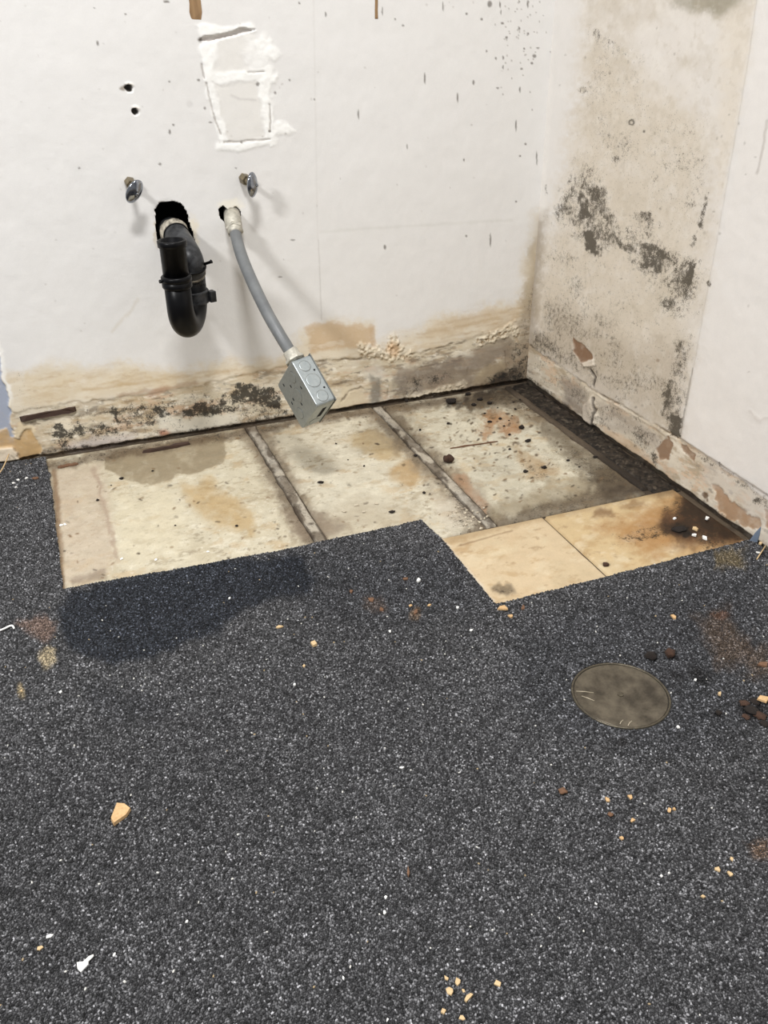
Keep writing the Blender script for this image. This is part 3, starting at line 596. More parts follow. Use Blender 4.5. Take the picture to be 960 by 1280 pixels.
# ------------------------------------------------------------------ floor: slab, old flooring panels, tiles
def floor_paint(P, base):
    f = Paint(P, base); X = P[:, 0]; Yf = P[:, 1]
    f.mix(np.clip(sstep(0, .9, fbm(X, Yf, .10, 5, 300)), 0, 1), (190, 176, 146), .55)
    f.mix(np.clip(sstep(.1, .9, fbm(X, Yf, .07, 5, 310)), 0, 1), (222, 212, 186), .6)
    f.speck += .36
    for k, (c_, per, lo, kk_) in enumerate((((172, 156, 128), .035, .15, .6), ((230, 222, 200), .03, .15, .6), ((150, 136, 112), .016, .3, .6), ((196, 170, 130), .05, .25, .5), ((236, 230, 212), .010, .4, .6), ((128, 112, 90), .008, .45, .6))):
        f.mix(sstep(lo, lo+.4, fbm(X, Yf*1.3, per, 5, 700+k*7, .65)), c_, kk_, 0)
    f.mold += .16*sstep(.0, .8, fbm(X, Yf, .12, 4, 760))
    # dust, stains
    f.mix(f.poly([(66, 590), (125, 575), (148, 700), (120, 730), (80, 735)], 14, 5, 20, 301), (196, 178, 156), .65)
    f.mix(f.line([(118, 585), (132, 640), (147, 700)], 6, 6, 4, 10, 302), (160, 134, 114), .55, 1.0)
    f.mix(f.line([(68, 590), (78, 735)], 8, 6, 2, 12, 303), (124, 92, 58), .75)
    wet = f.poly([(131, 570), (212, 553), (280, 545), (283, 565), (278, 579), (248, 590), (222, 593), (212, 602), (177, 606), (156, 600), (145, 592), (131, 586)], 2.5, 3, 16, 304)
    f.mix(wet, (152, 137, 110), .9); f.gloss = np.maximum(f.gloss, wet*.35)
    e = np.clip(f.poly([(131, 570), (212, 553), (280, 545), (283, 565), (278, 579), (248, 590), (222, 593), (212, 602), (177, 606), (156, 600), (145, 592), (131, 586)], 6, 3, 16, 304)-wet, 0, 1); f.mix(e, (176, 146, 108), .5)
    f.mix(f.poly([(225, 606), (260, 603), (300, 625), (320, 650), (310, 668), (270, 660), (240, 635)], 22, 8, 24, 305), (188, 158, 108), .75)
    f.mix(f.poly([(150, 620), (210, 610), (240, 650), (220, 690), (150, 700)], 40, 12, 30, 306), (220, 208, 178), .6)
    f.mix(f.poly([(86, 725), (130, 712), (135, 722), (90, 735)], 8, 4, 12, 307), (128, 112, 96), .6)
    f.mix(f.line([(60, 583), (200, 557), (330, 536), (420, 520), (580, 497), (645, 487)], 12, 10, 4, 16, 308), (104, 86, 66), .8); f.mold = np.maximum(f.mold, f.line([(60, 583), (200, 557), (330, 536), (420, 520), (580, 497), (645, 487)], 14, 14, 5, 12, 339)*.5)
    f.mix(f.poly([(440, 545), (480, 538), (505, 552), (500, 572), (470, 572), (440, 560)], 14, 6, 18, 311), (190, 164, 118), .7)
    f.mix(f.blob(509, 591, 20, 15, -10, .6, 5, 16, 312), (184, 152, 104), .8)
    f.mix(f.poly([(420, 600), (470, 600), (500, 640), (430, 660), (400, 640)], 40, 10, 30, 313), (222, 214, 192), .6)
    f.mix(f.poly([(385, 655), (450, 620), (520, 630), (520, 652), (400, 672)], 26, 8, 24, 314), (176, 162, 138), .5)
    # around the seams
    for k, (a, b) in enumerate((((318, 540), (392, 675)), ((472, 512), (612, 655)))):
        f.mix(f.line([a, b], 34, 26, 7, 14, 315+k), (140, 124, 102), .8); f.mix(f.line([a, b], 24, 12, 7, 9, 345+k), (112, 98, 80), .6)
        f.mold = np.maximum(f.mold, f.line([a, b], 30, 24, 6, 14, 317+k)*.40)
    f.mix(f.poly([(360, 640), (400, 640), (440, 660), (400, 678), (370, 675)], 14, 6, 16, 319), (134, 118, 100), .7)
    f.mix(f.poly([(565, 590), (580, 592), (612, 632), (606, 645), (590, 630)], 8, 4, 14, 320), (170, 132, 100), .7, .9)
    f.mold = np.maximum(f.mold, f.poly([(545, 600), (562, 602), (598, 645), (580, 650)], 16, 6, 14, 321)*.66)
    f.mold = np.maximum(f.mold, f.poly([(555, 640), (600, 640), (605, 660), (570, 668)], 16, 6, 12, 322)*.5)
    f.mix(f.poly([(545, 620), (600, 625), (605, 652), (570, 664), (548, 650)], 20, 6, 16, 323), (196, 184, 166), .5)
    # right panel
    f.mix(f.poly([(600, 545), (606, 516), (616, 512), (642, 522), (650, 534), (636, 542), (622, 534), (606, 548)], 10, 9, 9, 324), (168, 118, 70), .75, .9)
    f.mix(f.poly([(590, 580), (640, 570), (680, 600), (640, 625), (600, 615)], 30, 12, 22, 325), (184, 178, 160), .4)
    f.mix(f.poly([(648, 560), (680, 575), (700, 592), (680, 602), (655, 590), (640, 575)], 14, 8, 14, 326), (164, 128, 78), .55)
    f.mold = np.maximum(f.mold, f.poly([(640, 570), (690, 590), (680, 604), (650, 595)], 14, 7, 12, 327)*.42)
    f.mix(f.poly([(610, 632), (700, 600), (770, 580), (815, 590), (800, 612), (690, 640), (610, 655)], 22, 8, 22, 328), (146, 132, 106), .75)
    f.mix(f.poly([(600, 655), (700, 622), (800, 600), (830, 612), (690, 648), (560, 675)], 12, 6, 16, 329), (92, 76, 58), .75); f.mix(f.poly([(730, 590), (790, 580), (835, 605), (820, 625), (760, 625)], 26, 8, 16, 340), (66, 54, 42), .9, .3)
    f.mold = np.maximum(f.mold, f.poly([(600, 655), (700, 622), (800, 600), (815, 612), (690, 645), (560, 672)], 16, 7, 12, 330)*.45)
    f.mix(f.poly([(660, 505), (722, 548), (770, 575), (822, 604), (770, 606), (730, 592), (700, 562), (670, 530)], 20, 8, 18, 331), (104, 90, 70), .8); f.mold = np.maximum(f.mold, f.poly([(700, 545), (770, 575), (822, 604), (740, 612), (710, 585)], 24, 8, 14, 336)*.5)
    f.mix(f.poly([(552, 510), (600, 490), (645, 484), (670, 497), (640, 506), (600, 511)], 10, 7, 12, 332), (44, 36, 29), .92); f.mix(f.poly([(575, 512), (600, 496), (650, 490), (690, 525), (660, 530), (620, 512)], 22, 9, 14, 337), (120, 102, 78), .6); f.mold = np.maximum(f.mold, f.poly([(560, 508), (600, 492), (655, 490), (690, 530), (640, 510)], 18, 9, 12, 338)*.6)
    f.speck = np.maximum(f.speck, f.poly([(560, 500), (650, 488), (700, 540), (660, 560), (590, 540)], 20, 8, 16, 333)*.62)
    f.speck = np.maximum(f.speck, f.poly([(500, 540), (700, 540), (780, 590), (640, 650), (540, 640)], 50, 8, 16, 334)*.42)
    f.mold = np.maximum(f.mold, f.poly([(600, 560), (700, 540), (760, 580), (660, 610)], 40, 10, 16, 335)*.30)
    rg_ = np.random.default_rng(4)
    for k in range(420):
        a_ = rg_.random() < .45
        x_, y_ = (rg_.normal(620, 50), rg_.normal(550, 40)) if a_ else (rg_.uniform(70, 800), rg_.uniform(490, 730))
        f.mix(f.blob(x_, y_, rg_.uniform(.9, 3.2), rg_.uniform(.7, 1.6), rg_.uniform(-40, 30), .7, 1.0, 4, k % 30), ((92, 74, 54), (70, 56, 42), (130, 104, 74))[k % 3], rg_.uniform(.4, .9), 0)
    f.col *= .77
    return f

def panel_obj(name, x0, x1, y0, y1, ztop, zlow, mat, base, step, paint_extra=None, rough=.003, relief=.0006, warp_seed=0):
    xs = np.linspace(x0, x1, int(round((x1-x0)/step))+1); ys = np.linspace(y0, y1, int(round((y1-y0)/step))+1)
    nu, nv = len(xs), len(ys); X, Y = np.meshgrid(xs, ys)
    edge = np.zeros(X.shape, bool); edge[0] = edge[-1] = True; edge[:, 0] = edge[:, -1] = True
    X = X.ravel(); Y = Y.ravel(); edge = edge.ravel()
    P = np.stack([X+rough*fbm(Y, X*.2, .05, 4, 400+warp_seed)*sstep(.04, 0, np.minimum(X-x0, x1-X)), Y+rough*.5*fbm(X, Y*.2, .05, 4, 410+warp_seed)*sstep(.04, 0, np.minimum(Y-min(y0, y1), max(y0, y1)-Y)), np.zeros_like(X)], 1)
    f = floor_paint(P, base) if paint_extra is None else paint_extra(Paint(P, base))
    d = np.minimum.reduce([X-x0, x1-X, Y-min(y0, y1), max(y0, y1)-Y])
    P[:, 2] = ztop+relief*fbm(X, Y, .02, 5, 420+warp_seed)-.0006*sstep(.008, .001, d)
    P[edge, 2] = zlow
    me = grid_mesh(name, P, nu, nv, None, y1 < y0); set_layers(me, f)
    return link(name, me, mat)

# slab under everything
xs = axis(-1.20, 0.0, 0.006, -2.4, 0.06); ys = axis(-0.88, 0.0, 0.006, -2.6, 0.06)
nu, nv = len(xs), len(ys); X, Yg = np.meshgrid(xs, ys); X = X.ravel(); Yg = Yg.ravel()
P = np.stack([X, Yg, np.zeros_like(X)], 1); f = Paint(P, (86, 74, 60)); f.mix(sstep(-.2, .6, fbm(X, Yg, .05, 4, 350)), (48, 40, 33), .8)
P[:, 2] = -.006+.0005*fbm(X, Yg, .03, 4, 351)
me = grid_mesh('floor', P, nu, nv); set_layers(me, f); floor = link('floor', me, M_FLOOR)
tag(floor, 'stained old flooring laid bare where the carpet was cut away', 'floor', kind='structure')

GX1, GX2 = -.7255, -.4130
def add_panel(*a, **k):
    o = panel_obj(*a, **k); o.parent = floor; return o
add_panel('flooring_panel', -1.200, GX1-.013, -.585, -.006, 0.0, -.005, M_FLOOR, (211, 201, 176), .0022, warp_seed=1)
add_panel('flooring_panel', GX1+.012, GX2-.013, -.618, -.006, 0.0, -.005, M_FLOOR, (211, 202, 180), .0022, warp_seed=2)
add_panel('flooring_panel', GX2+.013, -.072, -.617, -.010, 0.0, -.005, M_FLOOR, (210, 202, 180), .0022, warp_seed=3)
def seam_paint(f):
    x, y = f.P[:, 0], f.P[:, 1]; gx = (x.min()+x.max())/2
    f.mix(sstep(-.3, .5, fbm(x*2, y, .06, 4, 360)), (122, 110, 94), .9, 0); f.mix(sstep(.0, .6, fbm(x*2, y, .03, 4, 361)), (88, 77, 64), .85, 0)
    f.mix(sstep(.0, .4, fbm(x*2, y, .045, 4, 364)), (192, 182, 164), .85, 0)
    f.mix(sstep(.0075, .0105, np.abs(x-gx)+.003*fbm(x, y, .02, 4, 365)), (70, 58, 46), .8, .6)
    f.mold += .38; f.speck += .4; f.col *= .80; return f
for gx, y0 in ((GX1, -.585), (GX2, -.615)):
    add_panel('seam_strip', gx-.0125, gx+.0125, y0, -.008, -.0004, -.0055, M_FLOOR, (176, 168, 154), .0022, paint_extra=seam_paint, rough=.002, relief=.0008, warp_seed=int(-gx*100))
def chan_paint(f):
    x, y = f.P[:, 0], f.P[:, 1]
    f.mix(sstep(-.3, .4, fbm(x, y, .012, 4, 362)), (30, 25, 21), .9, 0); f.mix(sstep(.3, .6, fbm(x, y, .008, 4, 366)), (112, 100, 86), .7, 0)
    f.mix(sstep(.05, .4, fbm(x, y, .004, 3, 367)), (20, 17, 14), .8, 0); f.mold += .1; f.gloss += .2; f.speck += .3; f.col *= .62
    return f
add_panel('dirt_channel', -.052, .004, -.628, -.004, -.0015, -.0055, M_FLOOR, (66, 57, 48), .0025, paint_extra=chan_paint, relief=.0036, warp_seed=7)
def lath_paint(f):
    x, y = f.P[:, 0], f.P[:, 1]
    f.mix(sstep(-.3, .6, fbm(x*5, y, .08, 4, 363)), (78, 65, 52), .8); f.mix(sstep(-.30, -.55, y), (44, 36, 29), .9, 0); f.mix(sstep(-.10, -.03, y), (50, 41, 33), .8, 0); f.mold += .4; f.col *= .6; return f
add_panel('floor_lath', -.070, -.053, -.600, -.012, .0012, -.0055, M_FLOOR, (108, 94, 78), .0025, paint_extra=lath_paint, rough=.002, warp_seed=8)

def tile_paint(f):
    x, y = f.P[:, 0], f.P[:, 1]
    f.mix(sstep(-.1, .9, fbm(x*.4, y, .06, 5, 370)), (204, 173, 132), .6); f.mix(sstep(.1, .9, fbm(x, y, .05, 5, 371)), (226, 208, 172), .6)
    f.speck += .2
    for k, (c_, per, lo, kk_) in enumerate((((188, 154, 106), .03, .2, .5), ((234, 216, 182), .03, .15, .6), ((160, 130, 92), .012, .38, .5))):
        f.mix(sstep(lo, lo+.4, fbm(x*.6, y, per, 5, 780+k*7, .65)), c_, kk_, 0)
    f.mix(f.line([(556, 676), (680, 646), (820, 616)], 10, 8, 3, 14, 372), (178, 150, 110), .6)
    f.mix(f.line([(575, 682), (640, 664)], 2, 1.6, .6, 10, 373), (136, 106, 72), .6)
    f.mix(f.line([(552, 676), (584, 714), (616, 752)], 5, 4, 2, 10, 374), (236, 226, 208), .7)
    f.mix(f.blob(630, 738, 16, 6, 8, .8, 5, 10, 375), (96, 82, 64), .75); f.mold = np.maximum(f.mold, f.blob(630, 738, 16, 7, 8, .9, 5, 10, 376)*.45)
    f.mix(f.poly([(690, 700), (750, 715), (757, 722), (690, 735)], 14, 5, 14, 377), (206, 186, 150), .4)
    # rust and black rot by the wall
    f.mix(f.poly([(745, 660), (800, 640), (850, 615), (850, 600), (935, 668), (935, 680), (880, 690), (820, 690), (790, 680)], 34, 10, 24, 378), (176, 126, 70), .75)
    f.mix(f.poly([(835, 640), (862, 618), (900, 640), (938, 670), (925, 682), (880, 686), (840, 676), (825, 655)], 26, 9, 16, 379), (82, 52, 32), .92)
    f.mix(f.poly([(858, 622), (900, 646), (935, 672), (900, 676), (880, 660), (855, 645), (845, 625)], 16, 7, 14, 380), (40, 28, 20), .9)
    f.mold = np.maximum(f.mold, f.poly([(765, 672), (830, 655), (862, 650), (870, 664), (830, 672), (790, 682)], 16, 8, 12, 381)*.6)
    f.mold = np.maximum(f.mold, f.poly([(830, 640), (862, 612), (935, 672), (880, 684)], 24, 8, 12, 382)*.75); f.mix(f.blob(851, 661, 24, 11, 5, .9, 6, 10, 386), (58, 38, 24), .9); f.mix(f.poly([(838, 660), (846, 655), (858, 658), (870, 668), (858, 671), (845, 667)], 4, 4, 8, 387), (20, 15, 11), .95, .3)
    f.mix(f.poly([(740, 640), (765, 634), (768, 644), (740, 648)], 8, 4, 10, 383), (120, 82, 48), .7); f.mix(f.blob(790, 632, 14, 5, -14, .8, 4, 10, 384), (132, 96, 58), .6)
    f.mix(f.blob(757, 706, 5, 3, 0, .7, 2), (64, 48, 34), .8); f.mold = np.maximum(f.mold, f.blob(770, 682, 10, 5, 0, .9, 4)*.5)
    f.mix(f.poly([(800, 612), (845, 602), (860, 612), (830, 625)], 14, 5, 12, 385), (112, 86, 58), .7)
    f.col *= .70
    return f
JX = -.3065
add_panel('floor_tile', -.560, JX-.0022, -.870, -.6225, 0.0008, -.0055, M_TILE, (222, 199, 163), .0025, paint_extra=tile_paint, rough=.0008, relief=.0003, warp_seed=11)
add_panel('floor_tile', JX+.0022, -.0105, -.870, -.6225, 0.0008, -.0055, M_TILE, (218, 192, 148), .0025, paint_extra=tile_paint, rough=.0008, relief=.0003, warp_seed=12)

# ------------------------------------------------------------------ carpet
rng = np.random.default_rng(21)
def jag(a, b, n, amp, seed):
    t = np.linspace(0, 1, n)[:-1]; a = np.array(a); b = np.array(b); d = b-a; nrm = np.array([-d[1], d[0]])/np.hypot(*d)
    return [a+d*u+nrm*amp*float(fbm(np.array(u*n*1.0), np.array(seed*1.7), 3.0, 3, 500+seed)) for u in t]
q = lambda x, y: fl(x, y)[:2]
cut = [q(57, 578), q(63, 594), q(79, 738), q(340, 692), q(526, 652), q(548, 671), q(619, 757), q(760, 722), q(934, 677)]
inner_pts = []
for k in range(len(cut)-1):
    L = np.hypot(*(cut[k+1]-cut[k])); inner_pts += jag(cut[k], cut[k+1], max(2, int(L/.008)), .0022, k)
inner_pts += [np.array(cut[-1])]
inner_pts[0][1] = -.004; 
outline = [np.array((-1.85, -.004))]+inner_pts+[np.array((-.003, cut[-1][1])), np.array((-.003, -1.85)), np.array((-1.85, -1.85))]
outline = np.array(outline)
def inside(pts, poly):
    x, y = pts[:, 0], pts[:, 1]; r_ = np.zeros(len(pts), bool)
    for k in range(len(poly)):
        a = poly[k]; b = poly[(k+1) % len(poly)]
        if a[1] == b[1]: continue
        c = ((a[1] > y) != (b[1] > y)); idx = np.where(c)[0]
        if len(idx) == 0: continue
        r_[idx] ^= x[idx] < (b[0]-a[0])*(y[idx]-a[1])/(b[1]-a[1])+a[0]
    return r_
COV = fl(775.5, 869.5, .002); COVR = .0690
bm = bmesh.new()
top = [bm.verts.new((p[0], p[1], .0030)) for p in outline]; bot = [bm.verts.new((p[0], p[1], .0012)) for p in outline]
n = len(outline)
for k in range(n): bm.faces.new((top[k], top[(k+1) % n], bot[(k+1) % n], bot[k]))
from mathutils.geometry import tessellate_polygon
for t_ in tessellate_polygon([[Vector((p[0], p[1], 0)) for p in outline]]):
    try: bm.faces.new([top[i_] for i_ in t_])
    except ValueError: pass
bm.normal_update()
for f_ in bm.faces:
    if abs(f_.normal.z) > .9 and f_.normal.z < 0: f_.normal_flip()
me = bpy.data.meshes.new('carpet'); bm.to_mesh(me); bm.free()
carpet = link('carpet', me, M_BACKING, None, False); tag(carpet, 'dark grey flecked loop carpet with a cut edge around the bare floor', 'carpet')

sp_ = .0024
gx = np.arange(-1.72, -.003, sp_); gy = np.arange(-1.70, -.003, sp_)
GX, GY = np.meshgrid(gx, gy); GX = GX.copy(); GX[1::2] += sp_/2
pts = np.stack([GX.ravel(), GY.ravel()], 1)+rng.normal(0, sp_*.22, (GX.size, 2))
pts = pts[inside(pts, outline)]
pts = pts[np.hypot(pts[:, 0]-COV[0], pts[:, 1]-COV[1]) > COVR+.0005]
pts = pts[(pts[:, 0] < -.003) & (pts[:, 1] < -.002)]
n = len(pts)
P3 = np.concatenate([pts, np.full((n, 1), .0034)], 1)
cp = Paint(P3, (60, 61, 64))
u = rng.random(n); pat = fbm(pts[:, 0], pts[:, 1], .010, 3, 520)
b = np.clip(67*np.exp(rng.normal(0, .36, n)), 26, 165)
b = b*(1+.16*pat)
g = np.stack([b*1.0, b*.997, b*1.012], 1)
cp.col = lin(np.clip(g, 8, 230))
big = fbm(pts[:, 0], pts[:, 1], .35, 3, 521)
cp.col *= (1+.12*big)[:, None]
wetc = cp.poly([(70, 765), (84, 742), (120, 728), (250, 700), (385, 696), (396, 722), (392, 738), (340, 752), (300, 765), (270, 792), (215, 815), (140, 830), (88, 808)], 14, 8, 30, 522)
cp.mul(wetc, (.36, .40, .47))
cp.mul(cp.poly([(100, 850), (170, 860), (220, 880), (190, 905), (130, 900)], 30, 10, 30, 523)*.5, (.6, .62, .66))
cp.mul(cp.poly([(330, 710), (420, 690), (560, 690), (600, 760), (480, 780), (400, 760)], 60, 12, 40, 524)*.6, (.72, .75, .8))
cp.mul(cp.poly([(640, 780), (960, 690), (960, 900), (880, 940), (700, 930), (640, 860)], 60, 14, 40, 525)*.65, (.66, .68, .72))
for (x0, y0, a_, b_, k) in ((875, 845, 16, 9, .8), (898, 892, 9, 5, .9), (940, 888, 18, 16, .95), (778, 928, 8, 5, .8), (846, 845, 10, 8, .6), (888, 975, 26, 8, .35)):
    cp.mul(cp.blob(x0, y0, a_, b_, 20, .7, 4, 10, int(x0))*k, (.22, .20, .19))
def tint(m, c, k):
    m = np.clip(m*k, 0, 1)[:, None]; lum = (cp.col.mean(1)/.06)[:, None]
    cp.col = cp.col*(1-m)+np.clip(lin(c)*(.35+.5*np.clip(lum, 0, 2.5)), 0, .8)*m
tint(cp.poly([(18, 775), (45, 768), (68, 778), (66, 800), (40, 796)], 14, 8, 14, 530), (128, 104, 90), .6)
tint(cp.blob(60, 822, 11, 11, 0, .8, 5, 10, 531), (164, 150, 122), .85); tint(cp.blob(27, 864, 5, 8, 0, .8, 3, 8, 532), (170, 152, 116), .6)
tint(cp.poly([(870, 775), (905, 765), (925, 790), (960, 815), (960, 845), (900, 830)], 26, 12, 16, 533), (98, 78, 58), .5)
tint(cp.blob(900, 770, 10, 6, 0, .8, 4, 8, 534), (92, 64, 48), .6); tint(cp.poly([(890, 690), (930, 685), (930, 710), (895, 712)], 14, 8, 12, 535), (124, 108, 74), .55)
tint(cp.poly([(935, 1055), (960, 1050), (960, 1075), (940, 1072)], 14, 6, 12, 536), (124, 98, 76), .6); tint(cp.blob(519, 768, 5, 7, 0, .9, 4, 8, 537), (130, 104, 74), .5); tint(cp.blob(470, 756, 14, 8, 30, .9, 6, 8, 538), (110, 88, 70), .3)
wh = rng.random(n) < .0009; cp.col[wh] = lin((205, 203, 196))
ye = rng.random(n) < .0004; cp.col[ye] = lin((160, 142, 112))
pm = bpy.data.meshes.new('carpet_pile'); pm.vertices.add(n)
pm.vertices.foreach_set('co', P3.astype(np.float32).ravel())
a = pm.attributes.new('tuft', 'FLOAT_COLOR', 'POINT'); c4 = np.ones((n, 4), np.float32); c4[:, :3] = np.clip(cp.col, 0.002, 1); a.data.foreach_set('color', c4.ravel())
a = pm.attributes.new('rot', 'FLOAT_VECTOR', 'POINT'); rr = np.stack([rng.normal(0, .55, n), rng.normal(0, .55, n), rng.uniform(0, 6.283, n)], 1); a.data.foreach_set('vector', rr.astype(np.float32).ravel())
a = pm.attributes.new('siz', 'FLOAT', 'POINT'); a.data.foreach_set('value', (rng.uniform(.78, 1.25, n)).astype(np.float32))
pile = link('carpet_pile', pm, None, carpet); pile['kind'] = 'stuff'
M_TUFT, nt, bs = nodes('carpet_yarn')
at = N(nt, 'ShaderNodeAttribute', attribute_name='tuft', attribute_type='INSTANCER'); nt.links.new(at.outputs['Color'], bs.inputs['Base Color'])
bs.inputs['Roughness'].default_value = .85; bs.inputs['Specular IOR Level'].default_value = .2
gn = bpy.data.node_groups.new('pile_scatter', 'GeometryNodeTree')
gn.interface.new_socket('Geometry', in_out='INPUT', socket_type='NodeSocketGeometry'); gn.interface.new_socket('Geometry', in_out='OUTPUT', socket_type='NodeSocketGeometry')
gi = gn.nodes.new('NodeGroupInput'); go = gn.nodes.new('NodeGroupOutput')
ico = gn.nodes.new('GeometryNodeMeshIcoSphere'); ico.inputs['Radius'].default_value = 1.0; ico.inputs['Subdivisions'].default_value = 1
tr = gn.nodes.new('GeometryNodeTransform'); tr.inputs['Scale'].default_value = (.0019, .00105, .0015)
ss = gn.nodes.new('GeometryNodeSetShadeSmooth'); sm = gn.nodes.new('GeometryNodeSetMaterial'); sm.inputs['Material'].default_value = M_TUFT
mp_ = gn.nodes.new('GeometryNodeMeshToPoints'); ip = gn.nodes.new('GeometryNodeInstanceOnPoints')
def named(nm, typ):
    nd = gn.nodes.new('GeometryNodeInputNamedAttribute'); nd.data_type = typ; nd.inputs['Name'].default_value = nm; return nd.outputs[0]
L_ = gn.links.new
L_(gi.outputs[0], mp_.inputs['Mesh']); L_(ico.outputs['Mesh'], tr.inputs['Geometry']); L_(tr.outputs[0], ss.inputs[0]); L_(ss.outputs[0], sm.inputs[0])
L_(mp_.outputs[0], ip.inputs['Points']); L_(sm.outputs[0], ip.inputs['Instance'])
er = gn.nodes.new('FunctionNodeEulerToRotation'); L_(named('rot', 'FLOAT_VECTOR'), er.inputs[0]); L_(er.outputs[0], ip.inputs['Rotation'])
L_(named('siz', 'FLOAT'), ip.inputs['Scale']); L_(ip.outputs[0], go.inputs[0])
md = pile.modifiers.new('pile', 'NODES'); md.node_group = gn

# ------------------------------------------------------------------ tube tools
def V3(p): return Vector((float(p[0]), float(p[1]), float(p[2])))
def catmull(pts, n=10):
    pts = [V3(p) for p in pts]; P_ = [2*pts[0]-pts[1]]+pts+[2*pts[-1]-pts[-2]]; out = []
    for k in range(1, len(P_)-2):
        a, b_, c, d = P_[k-1], P_[k], P_[k+1], P_[k+2]
        for j in range(n):
            t = j/n; out.append(.5*((2*b_)+(-a+c)*t+(2*a-5*b_+4*c-d)*t*t+(-a+3*b_-3*c+d)*t**3))
    out.append(pts[-1]); return out
def sweep(name, path, rad, seg=28, caps=True, bore=None):
    """tube along path; rad: number or list; bore: inner radius for an open, hollow end at the path's end"""
    path = [V3(p) for p in path]; n = len(path)
    rads = rad if isinstance(rad, (list, tuple)) else [rad]*n
    bm = bmesh.new(); t0 = (path[1]-path[0]).normalized()
    nrm = t0.orthogonal().normalized(); rings = []
    for k in range(n):
        t = (path[min(k+1, n-1)]-path[max(k-1, 0)])
        if t.length < 1e-9: t = t0.copy()
        t.normalize(); nrm = (nrm-t*nrm.dot(t)).normalized(); bi = t.cross(nrm)
        rings.append([bm.verts.new(path[k]+(nrm*math.cos(2*math.pi*j/seg)+bi*math.sin(2*math.pi*j/seg))*rads[k]) for j in range(seg)])
        t0 = t
    for k in range(n-1):
        for j in range(seg): bm.faces.new((rings[k][j], rings[k][(j+1) % seg], rings[k+1][(j+1) % seg], rings[k+1][j]))
    if caps:
        bm.faces.new(rings[0][::-1])
        if bore is None: bm.faces.new(rings[-1])
        else:
            t = (path[-1]-path[-2]).normalized(); c = path[-1]
            r1 = [bm.verts.new(c+(v.co-c).normalized()*bore) for v in rings[-1]]; r2 = [bm.verts.new(v.co-t*.06) for v in r1]
            for j in range(seg):
                bm.faces.new((rings[-1][j], rings[-1][(j+1) % seg], r1[(j+1) % seg], r1[j])); bm.faces.new((r1[j], r1[(j+1) % seg], r2[(j+1) % seg], r2[j]))
            bm.faces.new(r2)
    bm.normal_update(); bmesh.ops.recalc_face_normals(bm, faces=bm.faces)
    me = bpy.data.meshes.new(name); bm.to_mesh(me); bm.free()
    me.polygons.foreach_set('use_smooth', [len(p.vertices) <= 4 for p in me.polygons])
    return me
def ring_on(name, c, axis_, r_out, h, prof=None, seg=28):
    """solid collar round an axis, profile list of (along 0..1, radius factor)"""
    prof = prof or [(0, .94), (.08, 1), (.92, 1), (1, .94)]
    c = V3(c); ax = V3(axis_).normalized()
    pts = [c+ax*h*(t-.5) for t, _ in prof]
    nrm = ax.orthogonal().normalized(); bi = ax.cross(nrm); bm = bmesh.new(); rings = []
    for p, (t, k) in zip(pts, prof): rings.append([bm.verts.new(p+(nrm*math.cos(2*math.pi*j/seg)+bi*math.sin(2*math.pi*j/seg))*r_out*k) for j in range(seg)])
    for k in range(len(rings)-1):
        for j in range(seg): bm.faces.new((rings[k][j], rings[k][(j+1) % seg], rings[k+1][(j+1) % seg], rings[k+1][j]))
    bm.faces.new(rings[0][::-1]); bm.faces.new(rings[-1]); bmesh.ops.recalc_face_normals(bm, faces=bm.faces)
    me = bpy.data.meshes.new(name); bm.to_mesh(me); bm.free(); return me

# ------------------------------------------------------------------ drain trap
def add(*ps): return np.sum([np.asarray(p, float) for p in ps], 0)
base = bw(220, 292)
trap = empty('drain_trap', (base[0], 0, base[2])); tag(trap, 'black plastic drain trap hanging from the ragged hole in the white wall', 'drain pipe')
YR, YF = -.078, -.162                     # distance of the rear and front limb from the wall
rt_ = bw(233.5, 318, YR); rb_ = bw(241.5, 372, YR); ft_ = bw(214.5, 300, YF); fb_ = bw(224, 376, YF)
xr, xf = .5*(rt_[0]+rb_[0]), .5*(ft_[0]+fb_[0])
zlow = min(rb_[2], fb_[2])
mid = np.array([(xr+xf)/2, (YR+YF)/2]); half = np.array([xr, YR])-mid; rb2 = np.hypot(*half)
z_u = fb_[2]-.012                           # level where the bend starts
start = np.array([xr-.012, .035, bw(222, 290)[2]])
arm = [start, add(start, (0.002, -.035, -.001)), add(start, (.006, -.070, -.010)), np.array([xr, YR-.012, start[2]-.034]), np.array([xr, YR-.004, start[2]-.065]), np.array([xr, YR, z_u+.055]), np.array([xr, YR, z_u+.02])]
RP = .0250
arm_p = catmull(arm, 10)
child('trap_arm', sweep('trap_arm', arm_p, [RP+.0048*min(1, max(0, (k_-16)/26)) for k_ in range(len(arm_p))]), M_ABSD, trap)
ub = [np.array([xr, YR, z_u+.03])]
for k in range(0, 25):
    a_ = math.pi*k/24; p2 = mid+half*math.cos(a_); ub.append(np.array([p2[0], p2[1], z_u-rb2*math.sin(a_)]))
fz_collar = bw(218, 349, YF)[2]
ub.append(np.array([xf, YF, fz_collar]))
child('u_bend', sweep('u_bend', ub, [RP+.0048*(1-k_/(len(ub)-1)) for k_ in range(len(ub))]), M_ABS, trap)
topz = ft_[2]
child('inlet_pipe', sweep('inlet_pipe', [(xf, YF, fz_collar-.005), (xf, YF, topz-.012), (xf, YF, topz-.0115), (xf, YF, topz-.001), (xf, YF, topz)], [.0243, .0243, .0272, .0276, .0262], 32, True, .0215), M_ABS, trap)
col1 = child('slip_nut', ring_on('slip_nut', (xf, YF, bw(218, 352, YF)[2]), (0, 0, 1), .0285, .024, [(0, .93), (.12, 1), (.45, 1), (.5, .95), (.55, .95), (.6, 1.02), (.9, 1.02), (1, .93)], 36), M_ABS, trap, True)
